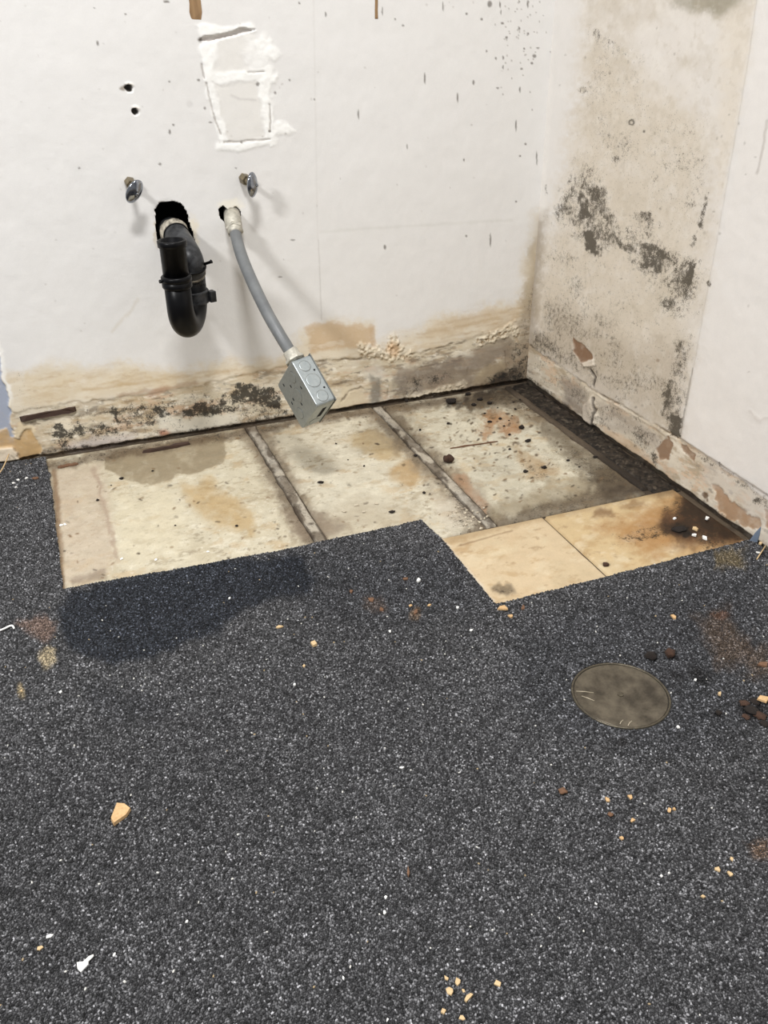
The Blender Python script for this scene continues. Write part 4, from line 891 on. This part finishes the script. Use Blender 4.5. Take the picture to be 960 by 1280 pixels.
child('nut_lug', sweep('nut_lug', [(xf-.024, YF-.004, bw(218, 349, YF)[2]), (xf-.033, YF-.007, bw(218, 349, YF)[2])], .0035, 10), M_ABS, trap)
zs_ = bw(250, 369, YR)[2]
strap = child('strap_clamp', ring_on('strap_clamp', (xr, YR, zs_), (0, 0, 1), .0330, .026, [(0, .97), (.08, 1.03), (.18, 1.0), (.8, 1.0), (.9, 1.03), (1, .97)], 36), M_ABSD, trap, True)
def bevel_box(name, c, s, rotz=0, bev=.0015, mat3=None):
    bm = bmesh.new(); bmesh.ops.create_cube(bm, size=1.0)
    for v in bm.verts: v.co = Vector((v.co.x*s[0], v.co.y*s[1], v.co.z*s[2]))
    bmesh.ops.bevel(bm, geom=list(bm.edges), offset=bev, segments=2, affect='EDGES', profile=.7)
    M_ = mat3 if mat3 is not None else Matrix.Rotation(rotz, 3, 'Z')
    for v in bm.verts: v.co = M_@v.co+V3(c)
    me = bpy.data.meshes.new(name); bm.to_mesh(me); bm.free(); return me
child('clamp_ear', bevel_box('clamp_ear', (xr+.037, YR-.012, zs_-.001), (.013, .016, .022), .3), M_ABSD, trap)
# hose clip round the neck with its tail
kk = 34
nk = arm_p[kk]; nd = (arm_p[kk+1]-arm_p[kk-1]).normalized()
child('wire_clip', ring_on('wire_clip', nk, nd, .0318, .006, [(0, .96), (.3, 1), (.7, 1), (1, .96)], 32), M_ABS, trap, True)
child('clip_tail', sweep('clip_tail', [add(nk, (.026, -.010, .004)), add(nk, (.037, -.016, .008)), add(nk, (.040, -.018, .010))], [.0028, .0028, .004], 10), M_ABS, trap)
child('pipe_band', ring_on('pipe_band', arm_p[kk+3], (arm_p[kk+4]-arm_p[kk+2]), .0306, .004, None, 32), M_PLAST, trap, True)
# plastered coupling at the wall
cp_ = ring_on('wall_coupling', add(start, (.002, -.040, -.001)), (0.04, -1, -.10), .0282, .022, [(0, .98), (.3, 1.0), (.5, 1.04), (.7, 1.02), (.85, .92), (1.0, .88)], 40)
for v in cp_.vertices:
    v.co += Vector((random.Random(v.index).uniform(-1, 1), random.Random(v.index+9).uniform(-1, 1), random.Random(v.index+5).uniform(-1, 1)))*.0009
child('wall_coupling', cp_, M_PLAST, trap, True)
child('coupling_ring', ring_on('coupling_ring', add(start, (.004, -.052, -.004)), (0.04, -1, -.14), .0268, .003, None, 36), M_ABS, trap, True)

# ------------------------------------------------------------------ conduit with junction box
A = np.array([-.7019, -.3260, .2645]); S = .102; DEP = .0405
Uv = np.array([.2626, -.6715, -.6929]); Vv = np.array([-.1270, .6878, -.7147]); Wv = np.array([.9565, .2757, .0954])
cw = bw(291, 272)
cond = empty('electrical_conduit', (cw[0], 0, cw[2])); tag(cond, 'grey bent conduit out of the wall ending in a galvanised junction box', 'conduit')
entry = A+.22*S*Vv+.5*DEP*Wv
pth = [bw(290, 268, .03), bw(291, 276, -.012), bw(294.5, 293, -.050), bw(302, 320, -.105), bw(316, 354, -.168), bw(334, 391, -.228), bw(350, 419, -.268), entry-Uv*.010]
RC = .0118
cpth = catmull(pth, 12)
child('conduit_tube', sweep('conduit_tube', cpth, RC, 24), M_COND, cond)
wd = np.array(cpth[14]-cpth[8]); wd /= np.linalg.norm(wd)
wc = child('wall_connector', sweep('wall_connector', [bw(289.5, 264, .02), bw(290.5, 273, -.004), bw(292, 282, -.028), bw(292.2, 283, -.0285), bw(294, 290, -.044), bw(294.2, 291, -.0445)], [.0170, .0172, .0172, .0150, .0150, .0135], 20), M_CONN, cond)
child('connector_nut', ring_on('connector_nut', bw(293.5, 287, -.038), wd, .0182, .010, [(0, .93), (.2, 1), (.8, 1), (1, .93)], 6), M_CONN, wc, False)
# fitting at the box
bc = child('box_connector', ring_on('box_connector', entry-Uv*.016, Uv, .0160, .026, [(0, .84), (.1, .92), (.5, .95), (.55, 1.0), (.95, 1.0), (1, .9)], 24), M_CONN, cond, True)
child('lock_nut', ring_on('lock_nut', entry-Uv*.008, Uv, .0205, .006, [(0, .92), (.2, 1), (.8, 1), (1, .94)], 8), M_CONN, bc, False)
M3 = Matrix((Uv, Vv, Wv)).transposed()
ctr = A+.5*S*Uv+.5*S*Vv+.5*DEP*Wv
def face_pt(face, s, t, out=0.0):
    if face == 'back': return A+s*S*Uv+t*S*Vv-out*Wv
    if face == 'side': return A+s*S*Uv+t*DEP*Wv-out*Vv
    return A+S*Uv+s*S*Vv+t*DEP*Wv+out*Uv
# box shell: open towards +W, closed by a plate
bm = bmesh.new(); bmesh.ops.create_cube(bm, size=1.0)
for v in bm.verts: v.co = Vector((v.co.x*S, v.co.y*S, v.co.z*DEP))
vert = [e for e in bm.edges if abs((e.verts[0].co-e.verts[1].co).normalized().z) > .9]
bmesh.ops.bevel(bm, geom=vert, offset=.006, segments=4, affect='EDGES', profile=.5)
rest = [e for e in bm.edges if all(v.co.z < 0 for v in e.verts)]
bmesh.ops.bevel(bm, geom=rest, offset=.0014, segments=2, affect='EDGES', profile=.6)
for v in bm.verts: v.co = M3@v.co+V3(ctr)
me = bpy.data.meshes.new('junction_box'); bm.to_mesh(me); bm.free()
jb = child('junction_box', me, M_GALV, cond); jb['label'] = 'square galvanised steel box with round knockouts'
child('box_cover', bevel_box('box_cover', ctr+Wv*(DEP/2+.0016), (S+.003, S+.003, .0022), 0, .0008, M3), M_GALVD, jb)
def disc(name, c, nrm, rad, h, mat, seg=26, groove=True):
    child(name, ring_on(name, np.asarray(c)+np.asarray(nrm)*h*.5, nrm, rad, h, [(0, 1), (.7, 1), (1, .94)], seg), mat, jb, False)
def ko(face, s, t, rad, nrm):
    disc('knockout_groove', face_pt(face, s, t, 0), nrm, rad+.0009, .00025, M_GALVD)
    disc('knockout', face_pt(face, s, t, 0), nrm, rad, .0007, M_GALV)
for s, t, rad in ((.185, .49, .0108), (.502, .51, .0138), (.837, .52, .0112)): ko('side', s, t, rad, -Vv)
for s, t in ((.318, .83), (.70, .83)): disc('screw_hole', face_pt('side', s, t), -Vv, .0021, .0003, M_HOLE, 14)
for s, t, rad in ((.21, .28, .0112), (.51, .45, .0138), (.77, .74, .0112)): ko('back', s, t, rad, -Wv)
for s, t in ((.126, .758), (.279, .524), (.488, .183), (.479, .70), (.50, .83), (.687, .50)):
    child('mounting_slot', bevel_box('mounting_slot', face_pt('back', s, t, .0002), (.0060, .0028, .0008), 0, .0003, M3), M_HOLE, jb)
child('end_slot', bevel_box('end_slot', face_pt('end', .42, .62, .0001), (.0006, .040, .009), 0, .0002, M3), M_HOLE, jb)
ko('end', .78, .5, .0100, Uv)

# ------------------------------------------------------------------ stop valves
def valve(px_wall, px_handle, yh, tilt, long_ax, label, rx, ry):
    wpt = bw(*px_wall); h = bw(*px_handle, yh)
    t = empty('stop_valve', (wpt[0], 0, wpt[2])); tag(t, label, 'valve', 'shut-off valves above the drain')
    d = h-np.array([wpt[0], 0, wpt[2]]); d /= np.linalg.norm(d)
    p0 = np.array([wpt[0], .004, wpt[2]])
    child('valve_stem', sweep('valve_stem', [p0-d*.01, h], .0052, 14), M_BRASS, t)
    child('packing_nut', ring_on('packing_nut', p0+d*.013, d, .0108, .020, [(0, .9), (.15, 1), (.85, 1), (1, .9)], 6), M_BRASS, t, False)
    # dished oval handle: normal = tilt, long axis = long_ax
    nz = V3(tilt).normalized(); ax = V3(long_ax); ax = (ax-nz*ax.dot(nz)).normalized(); ay = nz.cross(ax)
    bm = bmesh.new(); seg = 40; prof = [(0, .0105), (.15, .0104), (.3, .0092), (.55, .0072), (.8, .0045), (.95, .0018), (1.0, 0), (.97, -.0022), (.85, -.0042), (.6, -.0056), (.3, -.0062), (0, -.0064)]
    rings = []
    for (k, hh) in prof:
        if k == 0: rings.append([bm.verts.new(V3(h)+nz*hh)])
        else: rings.append([bm.verts.new(V3(h)+nz*hh+ax*rx*k*math.cos(2*math.pi*j/seg)+ay*ry*k*math.sin(2*math.pi*j/seg)) for j in range(seg)])
    for k in range(len(rings)-1):
        a_, b_ = rings[k], rings[k+1]
        for j in range(seg):
            j2 = (j+1) % seg
            if len(a_) == 1: bm.faces.new((a_[0], b_[j], b_[j2]))
            elif len(b_) == 1: bm.faces.new((a_[j], b_[0], a_[j2]))
            else: bm.faces.new((a_[j], b_[j], b_[j2], a_[j2]))
    bmesh.ops.recalc_face_normals(bm, faces=bm.faces)
    me = bpy.data.meshes.new('valve_handle'); bm.to_mesh(me); bm.free()
    hd = child('valve_handle', me, M_CHROME, t, True)
    child('handle_screw', ring_on('handle_screw', V3(h)+nz*.0112, nz, .0034, .0022, [(0, 1), (.7, 1), (1, .8)], 16), M_CHROME, hd, True)
valve((161.5, 226), (168, 239.5), -.045, (.30, -.80, -.35), (.45, 0, 1), 'oval chrome stop valve handle left of the drain hole, tilted sideways', .0245, .0165)
valve((303.5, 222), (315.5, 231), -.045, (.72, -.70, -.05), (-.02, 0, 1), 'oval chrome stop valve handle above the conduit, standing upright', .0245, .0165)

# ------------------------------------------------------------------ torn strips and slivers on the wall
def slab(name, c, ux, uy, nrm, outline_, th, mat, parent=None, jit=0.0, seed=0):
    """irregular flat piece: 2D outline in (ux,uy), extruded th along nrm"""
    c = V3(c); ux = V3(ux); uy = V3(uy); nrm = V3(nrm); rg = random.Random(seed)
    bm = bmesh.new(); b0 = [bm.verts.new(c+ux*p[0]+uy*p[1]) for p in outline_]
    t0 = [bm.verts.new(c+ux*p[0]*.94+uy*p[1]*.94+nrm*(th*(1+jit*rg.uniform(-1, 1)))) for p in outline_]
    n_ = len(outline_); bm.faces.new(b0[::-1]); bm.faces.new(t0)
    for k in range(n_): bm.faces.new((b0[k], b0[(k+1) % n_], t0[(k+1) % n_], t0[k]))
    bmesh.ops.recalc_face_normals(bm, faces=bm.faces)
    me = bpy.data.meshes.new(name); bm.to_mesh(me); bm.free()
    return me
def wall_strip(name, pa, pb, width, th, mat, seed, parent=None):
    a = bw(*pa); b = bw(*pb); d = b-a; L = np.linalg.norm(d); d /= L; nrm = np.array([0, -1, 0]); s_ = np.cross(d, nrm); rg = random.Random(seed)
    n_ = 8; o = [(-L/2+L*k/n_, -width/2*(1+rg.uniform(-.18, .12))) for k in range(n_+1)]+[(L/2-L*k/n_, width/2*(1+rg.uniform(-.18, .12))) for k in range(n_+1)]
    return slab(name, (a+b)/2+np.array([0, .0015, 0]), d, s_, nrm, o, th+.0015, mat, None, .3, seed)
me = wall_strip('torn_paper_strip', (239, -60), (245.5, 27), .0225, .0012, M_STRIP, 1); o = link('torn_paper_strip', me, M_STRIP, wall_back)
me = wall_strip('torn_paper_strip', (469.5, -60), (470.5, 25), .0065, .0010, M_STRIP, 2); o = link('torn_paper_strip', me, M_STRIP, wall_back)
me = wall_strip('wood_sliver', (25, 524), (95, 511), .0115, .004, M_WOODD, 3); o = link('wood_sliver', me, M_WOODD); tag(o, 'dark brown wood sliver stuck low on the stained white wall', 'wood')

def floor_strip(pa, pb, width, th, mat, label, z=0.0, seed=0, name='wood_sliver', cat='wood'):
    a = fl(*pa, z); b = fl(*pb, z); d = b-a; L = np.linalg.norm(d); d /= L; s_ = np.array([-d[1], d[0], 0]); rg = random.Random(seed); n_ = 7
    o = [(-L/2+L*k/n_, -width/2*(1+rg.uniform(-.4, .2))*(.4 if k in (0, n_) else 1)) for k in range(n_+1)]+[(L/2-L*k/n_, width/2*(1+rg.uniform(-.4, .2))*(.4 if k in (0, n_) else 1)) for k in range(n_+1)]
    o_ = link(name, slab(name, (a+b)/2, d, s_, (0, 0, 1), o, th, mat, None, .3, seed), mat); tag(o_, label, cat); return o_
floor_strip((178, 566), (238, 555), .011, .005, M_WOODD, 'dark wood sliver lying at the wall foot on the wet patch', .0005, 5)
floor_strip((72, 585), (98, 580), .010, .003, M_CHIPB, 'brown wood sliver by the carpet corner at the wall foot', .0005, 6)
floor_strip((562, 561), (623, 552), .0035, .0025, M_CHIPB, 'thin brown splinter lying across the bare floor panel', .0006, 7)

# ------------------------------------------------------------------ floor cleanout cover
cov = empty('cleanout_cover', (COV[0], COV[1], .0)); tag(cov, 'round tarnished metal cleanout cover set flush into the carpet', 'floor cover')
cz = .0012
child('cover_plate', ring_on('cover_plate', (COV[0], COV[1], cz+.0015), (0, 0, 1), COVR-.004, .003, [(0, 1), (.7, 1), (1, .985)], 64), M_COVER, cov)
bm = bmesh.new(); rs_ = []
for (rr_, zz) in ((COVR-.0036, cz), (COVR-.0036, cz+.0034), (COVR-.003, cz+.0040), (COVR-.0012, cz+.0040), (COVR-.0006, cz+.0032), (COVR-.0006, cz)):
    rs_.append([bm.verts.new((COV[0]+rr_*math.cos(2*math.pi*j/64), COV[1]+rr_*math.sin(2*math.pi*j/64), zz)) for j in range(64)])
for k in range(len(rs_)-1):
    for j in range(64): bm.faces.new((rs_[k][j], rs_[k][(j+1) % 64], rs_[k+1][(j+1) % 64], rs_[k+1][j]))
bmesh.ops.recalc_face_normals(bm, faces=bm.faces); me = bpy.data.meshes.new('cover_rim'); bm.to_mesh(me); bm.free()
child('cover_rim', me, M_COVRIM, cov, True)
child('cover_screw', ring_on('cover_screw', (COV[0], COV[1], cz+.0035), (0, 0, 1), .0048, .0012, None, 18), M_COVRIM, cov, False)
for k, (pa, pb) in enumerate((((720, 864), (742, 866)), ((727, 870), (743, 876)), ((775, 905), (779, 900)), ((785, 907), (790, 901)))):
    a = fl(*pa, cz+.003); b = fl(*pb, cz+.003); child('scratch', sweep('scratch', [a, (a+b)/2+np.array([0, .001, 0]), b], .0005, 6), M_SCRATCH, cov)

# ------------------------------------------------------------------ loose debris
def chip(name, x, y, wpx, hpx, mat, label, cat, group=None, z=.0048, th=.0022, rot=None, tilt=.15, seed=0, nside=6, pts=None):
    c = fl(x, y, z); dist = (c-CAM)@FW; s = dist/FPX; rg = random.Random(seed*7+int(x)+int(y)*3)
    wx = wpx*s/2; wy = hpx*s/2*1.5
    if pts is None: nside = rg.choice((4, 5, 5, 6)); o_ = [((wx*rg.uniform(.6, 1.25))*math.cos(2*math.pi*k/nside+rg.uniform(-.4, .4)), (wy*rg.uniform(.6, 1.25))*math.sin(2*math.pi*k/nside+rg.uniform(-.4, .4))) for k in range(nside)]
    else: o_ = [(p[0]*wx, p[1]*wy) for p in pts]
    ang = rg.uniform(-.5, .5) if rot is None else rot
    ux = np.array([math.cos(ang-YAW), math.sin(ang-YAW), rg.uniform(-tilt, tilt)]); uy = np.array([-math.sin(ang-YAW), math.cos(ang-YAW), rg.uniform(-tilt, tilt)])
    me = slab(name, (0, 0, 0), ux, uy, (0, 0, 1), o_, th, mat, None, .35, seed)
    zmin = min(v.co.z for v in me.vertices)
    me.transform(Matrix.Translation((0, 0, -zmin)))
    ob = link(name, me, mat, None, False); ob.location = (c[0], c[1], z-.0006 if z > .003 else z); tag(ob, label, cat, group); return ob
def clod(x, y, rpx, mat, label, group=None, z=.0046, flat=.6, seed=0, sx=1.0):
    c = fl(x, y, z); s = ((c-CAM)@FW)/FPX; rad = rpx*s; bm = bmesh.new(); bmesh.ops.create_icosphere(bm, subdivisions=2, radius=1.0); rg = random.Random(seed+int(x))
    for v in bm.verts:
        k = 1+rg.uniform(-.32, .32); v.co = Vector((v.co.x*rad*k*sx, v.co.y*rad*k, v.co.z*rad*flat*k))
    zmin = min(v.co.z for v in bm.verts)
    for v in bm.verts: v.co.z -= zmin
    me = bpy.data.meshes.new('dirt_clod'); bm.to_mesh(me); bm.free()
    ob = link('dirt_clod', me, mat, None, True); ob.location = (c[0], c[1], z-(.0008 if z > .003 else .0003)); tag(ob, label, 'dirt', group); return ob

chip('wood_chip', 151, 1019, 23, 20, M_CHIP, 'largest tan wood chip, wedge shaped, alone on the carpet', 'wood chip', th=.005, rot=0, pts=[(-.7, 1.0), (.2, .9), (1.0, .45), (.75, -.2), (-.35, -1.1), (-.9, -.5)])
chip('paint_flake', 103, 1207, 17, 11, M_WHITE, 'white paint flake with a thin tail on the carpet', 'paint flake', th=.0012, rot=0, pts=[(-1, .5), (.0, .6), (.6, 1.5), (1.2, 1.8), (1.3, 1.4), (.75, .6), (.9, .1), (.1, -1.1), (-.6, -.5)])
chip('paint_flake', 61, 1170, 10, 4, M_WHITE, 'slender white paint flake beside the tailed flake', 'paint flake', th=.001, rot=.4)
chip('paint_flake', 50, 1185, 11, 4, M_CHIPP, 'dull cream sliver near the white flakes on the carpet', 'paint flake', th=.001, rot=.1)
G = 'pale wood chips scattered together on the carpet'
for k, (x, y, a_, b_, r_) in enumerate(((622, 1230, 13, 6, .2), (562, 1240, 11, 7, .6), (586, 1247, 8, 10, -.6), (572, 1228, 7, 7, -.5), (578, 1272, 12, 6, -.4), (554, 1265, 7, 6, .2), (558, 1224, 7, 5, .5), (580, 1239, 6, 4, -.4))):
    chip('wood_chip', x, y, a_, b_, M_CHIPP, 'pale wood chip in the loose cluster on open carpet', 'wood chip', G, rot=r_, seed=k, th=.0018)
G = 'orange tan chips on the carpet past the cleanout cover'
for k, (x, y, a_, b_, r_) in enumerate(((759, 1000, 8, 5, .4), (788, 997, 7, 5, -.4), (790, 1026, 8, 5, 0), (777, 1048, 8, 5, .2), (837, 1013, 6, 4, 0), (843, 1012, 5, 4, -.4))):
    chip('wood_chip', x, y, a_, b_, M_CHIP, 'small tan wood chip in the sparse scatter near the cleanout cover', 'wood chip', G, rot=r_, seed=k, th=.0018)
clod(703, 991, 5.5, M_CHIPB, 'single reddish brown pebble of debris on the carpet', seed=2)
clod(763, 1019, 3.5, M_CHIPB, 'tiny brown crumb among the tan chips on the carpet', seed=3)
G = 'cream crumbs on the carpet'
for k, (x, y, a_, b_) in enumerate(((913, 1093, 6, 6), (897, 1087, 8, 4), (914, 1074, 5, 4), (878, 1121, 7, 4))):
    chip('wood_chip', x, y, a_, b_, M_CHIPP, 'cream crumb in the group of four by the side wall carpet', 'wood chip', G, seed=k, th=.002)
chip('wood_chip', 393, 806, 10, 7, M_CHIPP, 'pale yellow chip alone beyond the dark wet carpet patch', 'wood chip', th=.004)
chip('wood_chip', 349, 784, 9, 4, M_CHIPP, 'oblong cream chip at the rim of the wet carpet patch', 'wood chip', th=.002, rot=.1)
chip('wood_chip', 380, 833, 5, 4, M_CHIPP, 'tiny yellowish crumb below the pale yellow chip', 'wood chip', th=.002)
chip('paint_flake', 368, 856, 4, 4, M_WHITE, 'tiny white crumb in the middle of the carpet', 'paint flake', th=.002)
G = 'brown crumbs along the cut carpet edge'
for k, (x, y, a_, b_, m_) in enumerate(((465, 751, 9, 6, M_CHIPB), (477, 762, 6, 6, M_CHIPB), (439, 740, 5, 5, M_CHIPB), (507, 724, 8, 4, M_CHIPB), (513, 757, 5, 4, M_CHIP), (519, 766, 6, 8, M_CHIPB), (537, 757, 5, 3, M_CHIP), (654, 760, 5, 9, M_CHIPB))):
    chip('wood_chip', x, y, a_, b_, m_, 'brown crumb strewn on the carpet in front of its cut edge', 'wood chip', G, seed=k, th=.002)
chip('paint_flake', 523, 726, 5, 5, M_WHITE, 'white crumb at the inner corner of the cut carpet', 'paint flake', th=.003)
chip('wood_chip', 628, 761, 15, 7, M_CHIP, 'tan torn crumb at the outer corner of the pale tiles', 'wood chip', th=.003, rot=-.4)
chip('wood_chip', 639, 771, 8, 5, M_CHIP, 'small tan crumb just off the tile corner', 'wood chip', th=.003, rot=-.6)
G = 'white specks on the carpet'
for k, (x, y) in enumerate(((502, 960), (481, 1141), (482, 1122), (429, 1223), (487, 789), (572, 760), (589, 788), (287, 748), (827, 1095), (836, 1092), (745, 1130), (234, 1152), (869, 850), (848, 1176 if False else 909), (23, 600), (20, 609), (17, 604), (33, 598), (76, 865), (27, 864), (484, 1276), (143, 1194))):
    chip('paint_speck', x, y, 4.2 if k else 6, 3.4, M_WHITE if k not in (19,) else M_CHIPP, ('white speck on the carpet under the torn tan wall patch' if x < 40 and y < 650 else 'white speck on the carpet near the cut edge' if y < 800 else 'tiny white speck on the open grey carpet'), 'paint speck', G, seed=k, th=.0016)
chip('wood_shaving', 510, 1090, 4, 10, M_CHIPB, 'thin brown curl of wood on the empty carpet', 'wood chip', th=.003, rot=.1)
# left edge: bent white strand, twig
a = fl(-30, 797, .006); b = fl(14, 782, .009); c = fl(18, 786, .005)
me = sweep('white_strand', catmull([a, fl(0, 788, .007), b, c], 6), .0016, 8); o = link('white_strand', me, M_WHITE); tag(o, 'thin bent white plastic strand on rust stained carpet', 'strand')
# right side dirt
clod(813, 822, 7.5, M_DIRT, 'black clod of dirt touching the edge of the cleanout cover', seed=4)
clod(837, 820, 7.5, M_DIRTB, 'brown clod of dirt beside the black clod', seed=5)
G = 'crumbly black dirt near the side wall'
for k, (x, y, r_) in enumerate(((930, 880, 6), (939, 889, 9), (950, 896, 8), (944, 878, 6), (932, 896, 5), (955, 905, 6))):
    clod(x, y, r_, M_DIRT if k % 2 else M_DIRTB, 'dark crumb in the heap of dirt on the carpet', G, flat=.28, seed=k)
chip('wood_chip', 954, 874, 14, 8, M_CHIP, 'tan wood chip lying on the dark dirt heap', 'wood chip', z=.010, th=.003)
chip('wood_chip', 954, 832, 14, 9, M_CHIPB, 'rusty brown chip on the carpet beyond the dirt heap', 'wood chip', th=.003)
chip('wood_chip', 842, 772, 6, 6, M_CHIP, 'tan crumb between the tiles and the cleanout cover', 'wood chip', th=.003)
chip('wood_chip', 899, 868, 5, 5, M_CHIPP, 'cream crumb between the cleanout cover and dirt heap', 'wood chip', th=.003)
clod(898, 892, 4, M_DIRT, 'small black crumb between the cover and dirt heap', seed=8)
# on the bare floor
clod(561, 578, 6, M_DIRTB, 'dark brown clod standing on the bare floor beside the seam', z=.0005, flat=.9, seed=9)
clod(564, 504, 5.5, M_DIRT, 'black dirt lump on the bare floor at the back wall', z=.0005, seed=10, sx=1.3)
clod(652, 536, 3.6, M_DIRT, 'black crumb on the bare floor by the rust smear', z=.0005, seed=11)
G = 'black crumbs on the bare floor'
rgf = random.Random(77)
spots = [(637, 544), (420, 555), (435, 575), (401, 604), (455, 583), (508, 502), (525, 538), (560, 530), (606, 517), (625, 524), (644, 512), (600, 500), (592, 507), (650, 500), (642, 503), (585, 494), (612, 505), (622, 510), (630, 533), (636, 526), (612, 528), (660, 552), (637, 562), (680, 585), (710, 576), (724, 584), (744, 572), (657, 590), (191, 589), (152, 599), (122, 626), (139, 607), (219, 657), (296, 658), (490, 641), (530, 617), (520, 570), (640, 520)]
for k, (x, y) in enumerate(spots): clod(x, y, rgf.choice((1.0, 1.3, 1.6, 2.0, 2.6)), M_DIRT, ('tiny black crumb on the bare panel between the two seams' if GX1 < fl(x, y)[0] < GX2 else 'tiny black crumb on the bare panel around the rust smear' if fl(x, y)[0] > GX2 else 'tiny black crumb on the bare panel with the wet patch'), G, z=.0004, seed=k, sx=rgf.uniform(.9, 1.6))
# on the tiles
ob = clod(850, 662, 7, M_DIRT, 'flat black rotten lump on the stained tile', z=.0010, flat=.14, seed=12, sx=1.4)
G = 'white flakes on the stained tile'
for k, (x, y, a_, b_) in enumerate(((883, 650, 6, 7), (869, 662, 9, 5), (868, 670, 9, 3), (880, 673, 7, 8), (843, 649, 4, 3))):
    chip('paint_flake', x, y, a_, b_, M_WHITE if k != 1 else M_CHIPP, 'white paint flake beside the black rot on the tile', 'paint flake', G, z=.0012, th=.003, seed=k, tilt=.25)
clod(757, 707, 3.5, M_DIRTB, 'brown crumb beside the joint between the two tiles', z=.0010, seed=13)
G = 'pale paint crumbs by the floor seam'
for k in range(26):
    x = rgf.gauss(585, 14); y = rgf.gauss(648, 9)
    if y > 662 or x < 548: continue
    chip('paint_flake', x, y, rgf.uniform(2, 5), rgf.uniform(1.5, 3), M_CRUMB, 'pale crumb in the crumbled patch at the end of the seam', 'paint flake', G, z=.0006, th=.0022, seed=k, nside=5)
for k, (x, y, a_, b_) in enumerate(((76, 657, 7, 3), (81, 656, 5, 3), (152, 699, 4, 3), (195, 700, 4, 3), (260, 690, 4, 3), (430, 640, 6, 4), (445, 632, 7, 4), (418, 645, 5, 3), (455, 640, 5, 3), (470, 630, 6, 3))):
    chip('paint_flake', x, y, a_, b_, M_WHITE if k < 5 else M_CRUMB, 'small pale paint flake on the bare floor panels', 'paint flake', 'pale flakes on the bare floor', z=.0006, th=.0014, seed=k, nside=5)
# corner pieces by the side wall
s0 = fl(938, 676, .004); s1 = fl(946, 678, .004)
me = slab('plastic_shard', (0, 0, 0), np.array(s1-s0)*1.0, (.003, 0.0, .032), (.35, -.9, 0), [(-.15, 0), (1.0, -.05), (.98, .6), (.85, 1.0), (.3, .55)], .0016, M_BLUE)
ob = link('plastic_shard', me, M_BLUE); ob.location = V3(s0); tag(ob, 'blue grey plastic shard standing at the foot of the side wall', 'plastic shard')
me = sweep('straw', [fl(946, 699, .006), fl(957, 682, .012)], .0011, 8); o = link('straw', me, M_CHIPP); tag(o, 'thin pale straw leaning by the blue shard', 'straw')
chip('paint_flake', 947, 691, 6, 3, M_WHITE, 'white flake under the straw by the side wall', 'paint flake', th=.0015, rot=-.3)
chip('wood_chip', 950, 680, 5, 4, M_CHIPP, 'cream crumb between straw and side wall', 'wood chip', th=.003)
a = fl(-8, 600, .005); me = sweep('twig', catmull([a, fl(3, 586, .012), bw(11, 568, -.006)], 5), .0014, 8); o = link('twig', me, M_CHIPP); tag(o, 'thin twig leaning on the torn tan wall patch', 'twig')
chip('wood_chip', 44, 598, 10, 5, M_CHIPB, 'brown flake on the carpet beside the cut corner', 'wood chip', th=.0018)
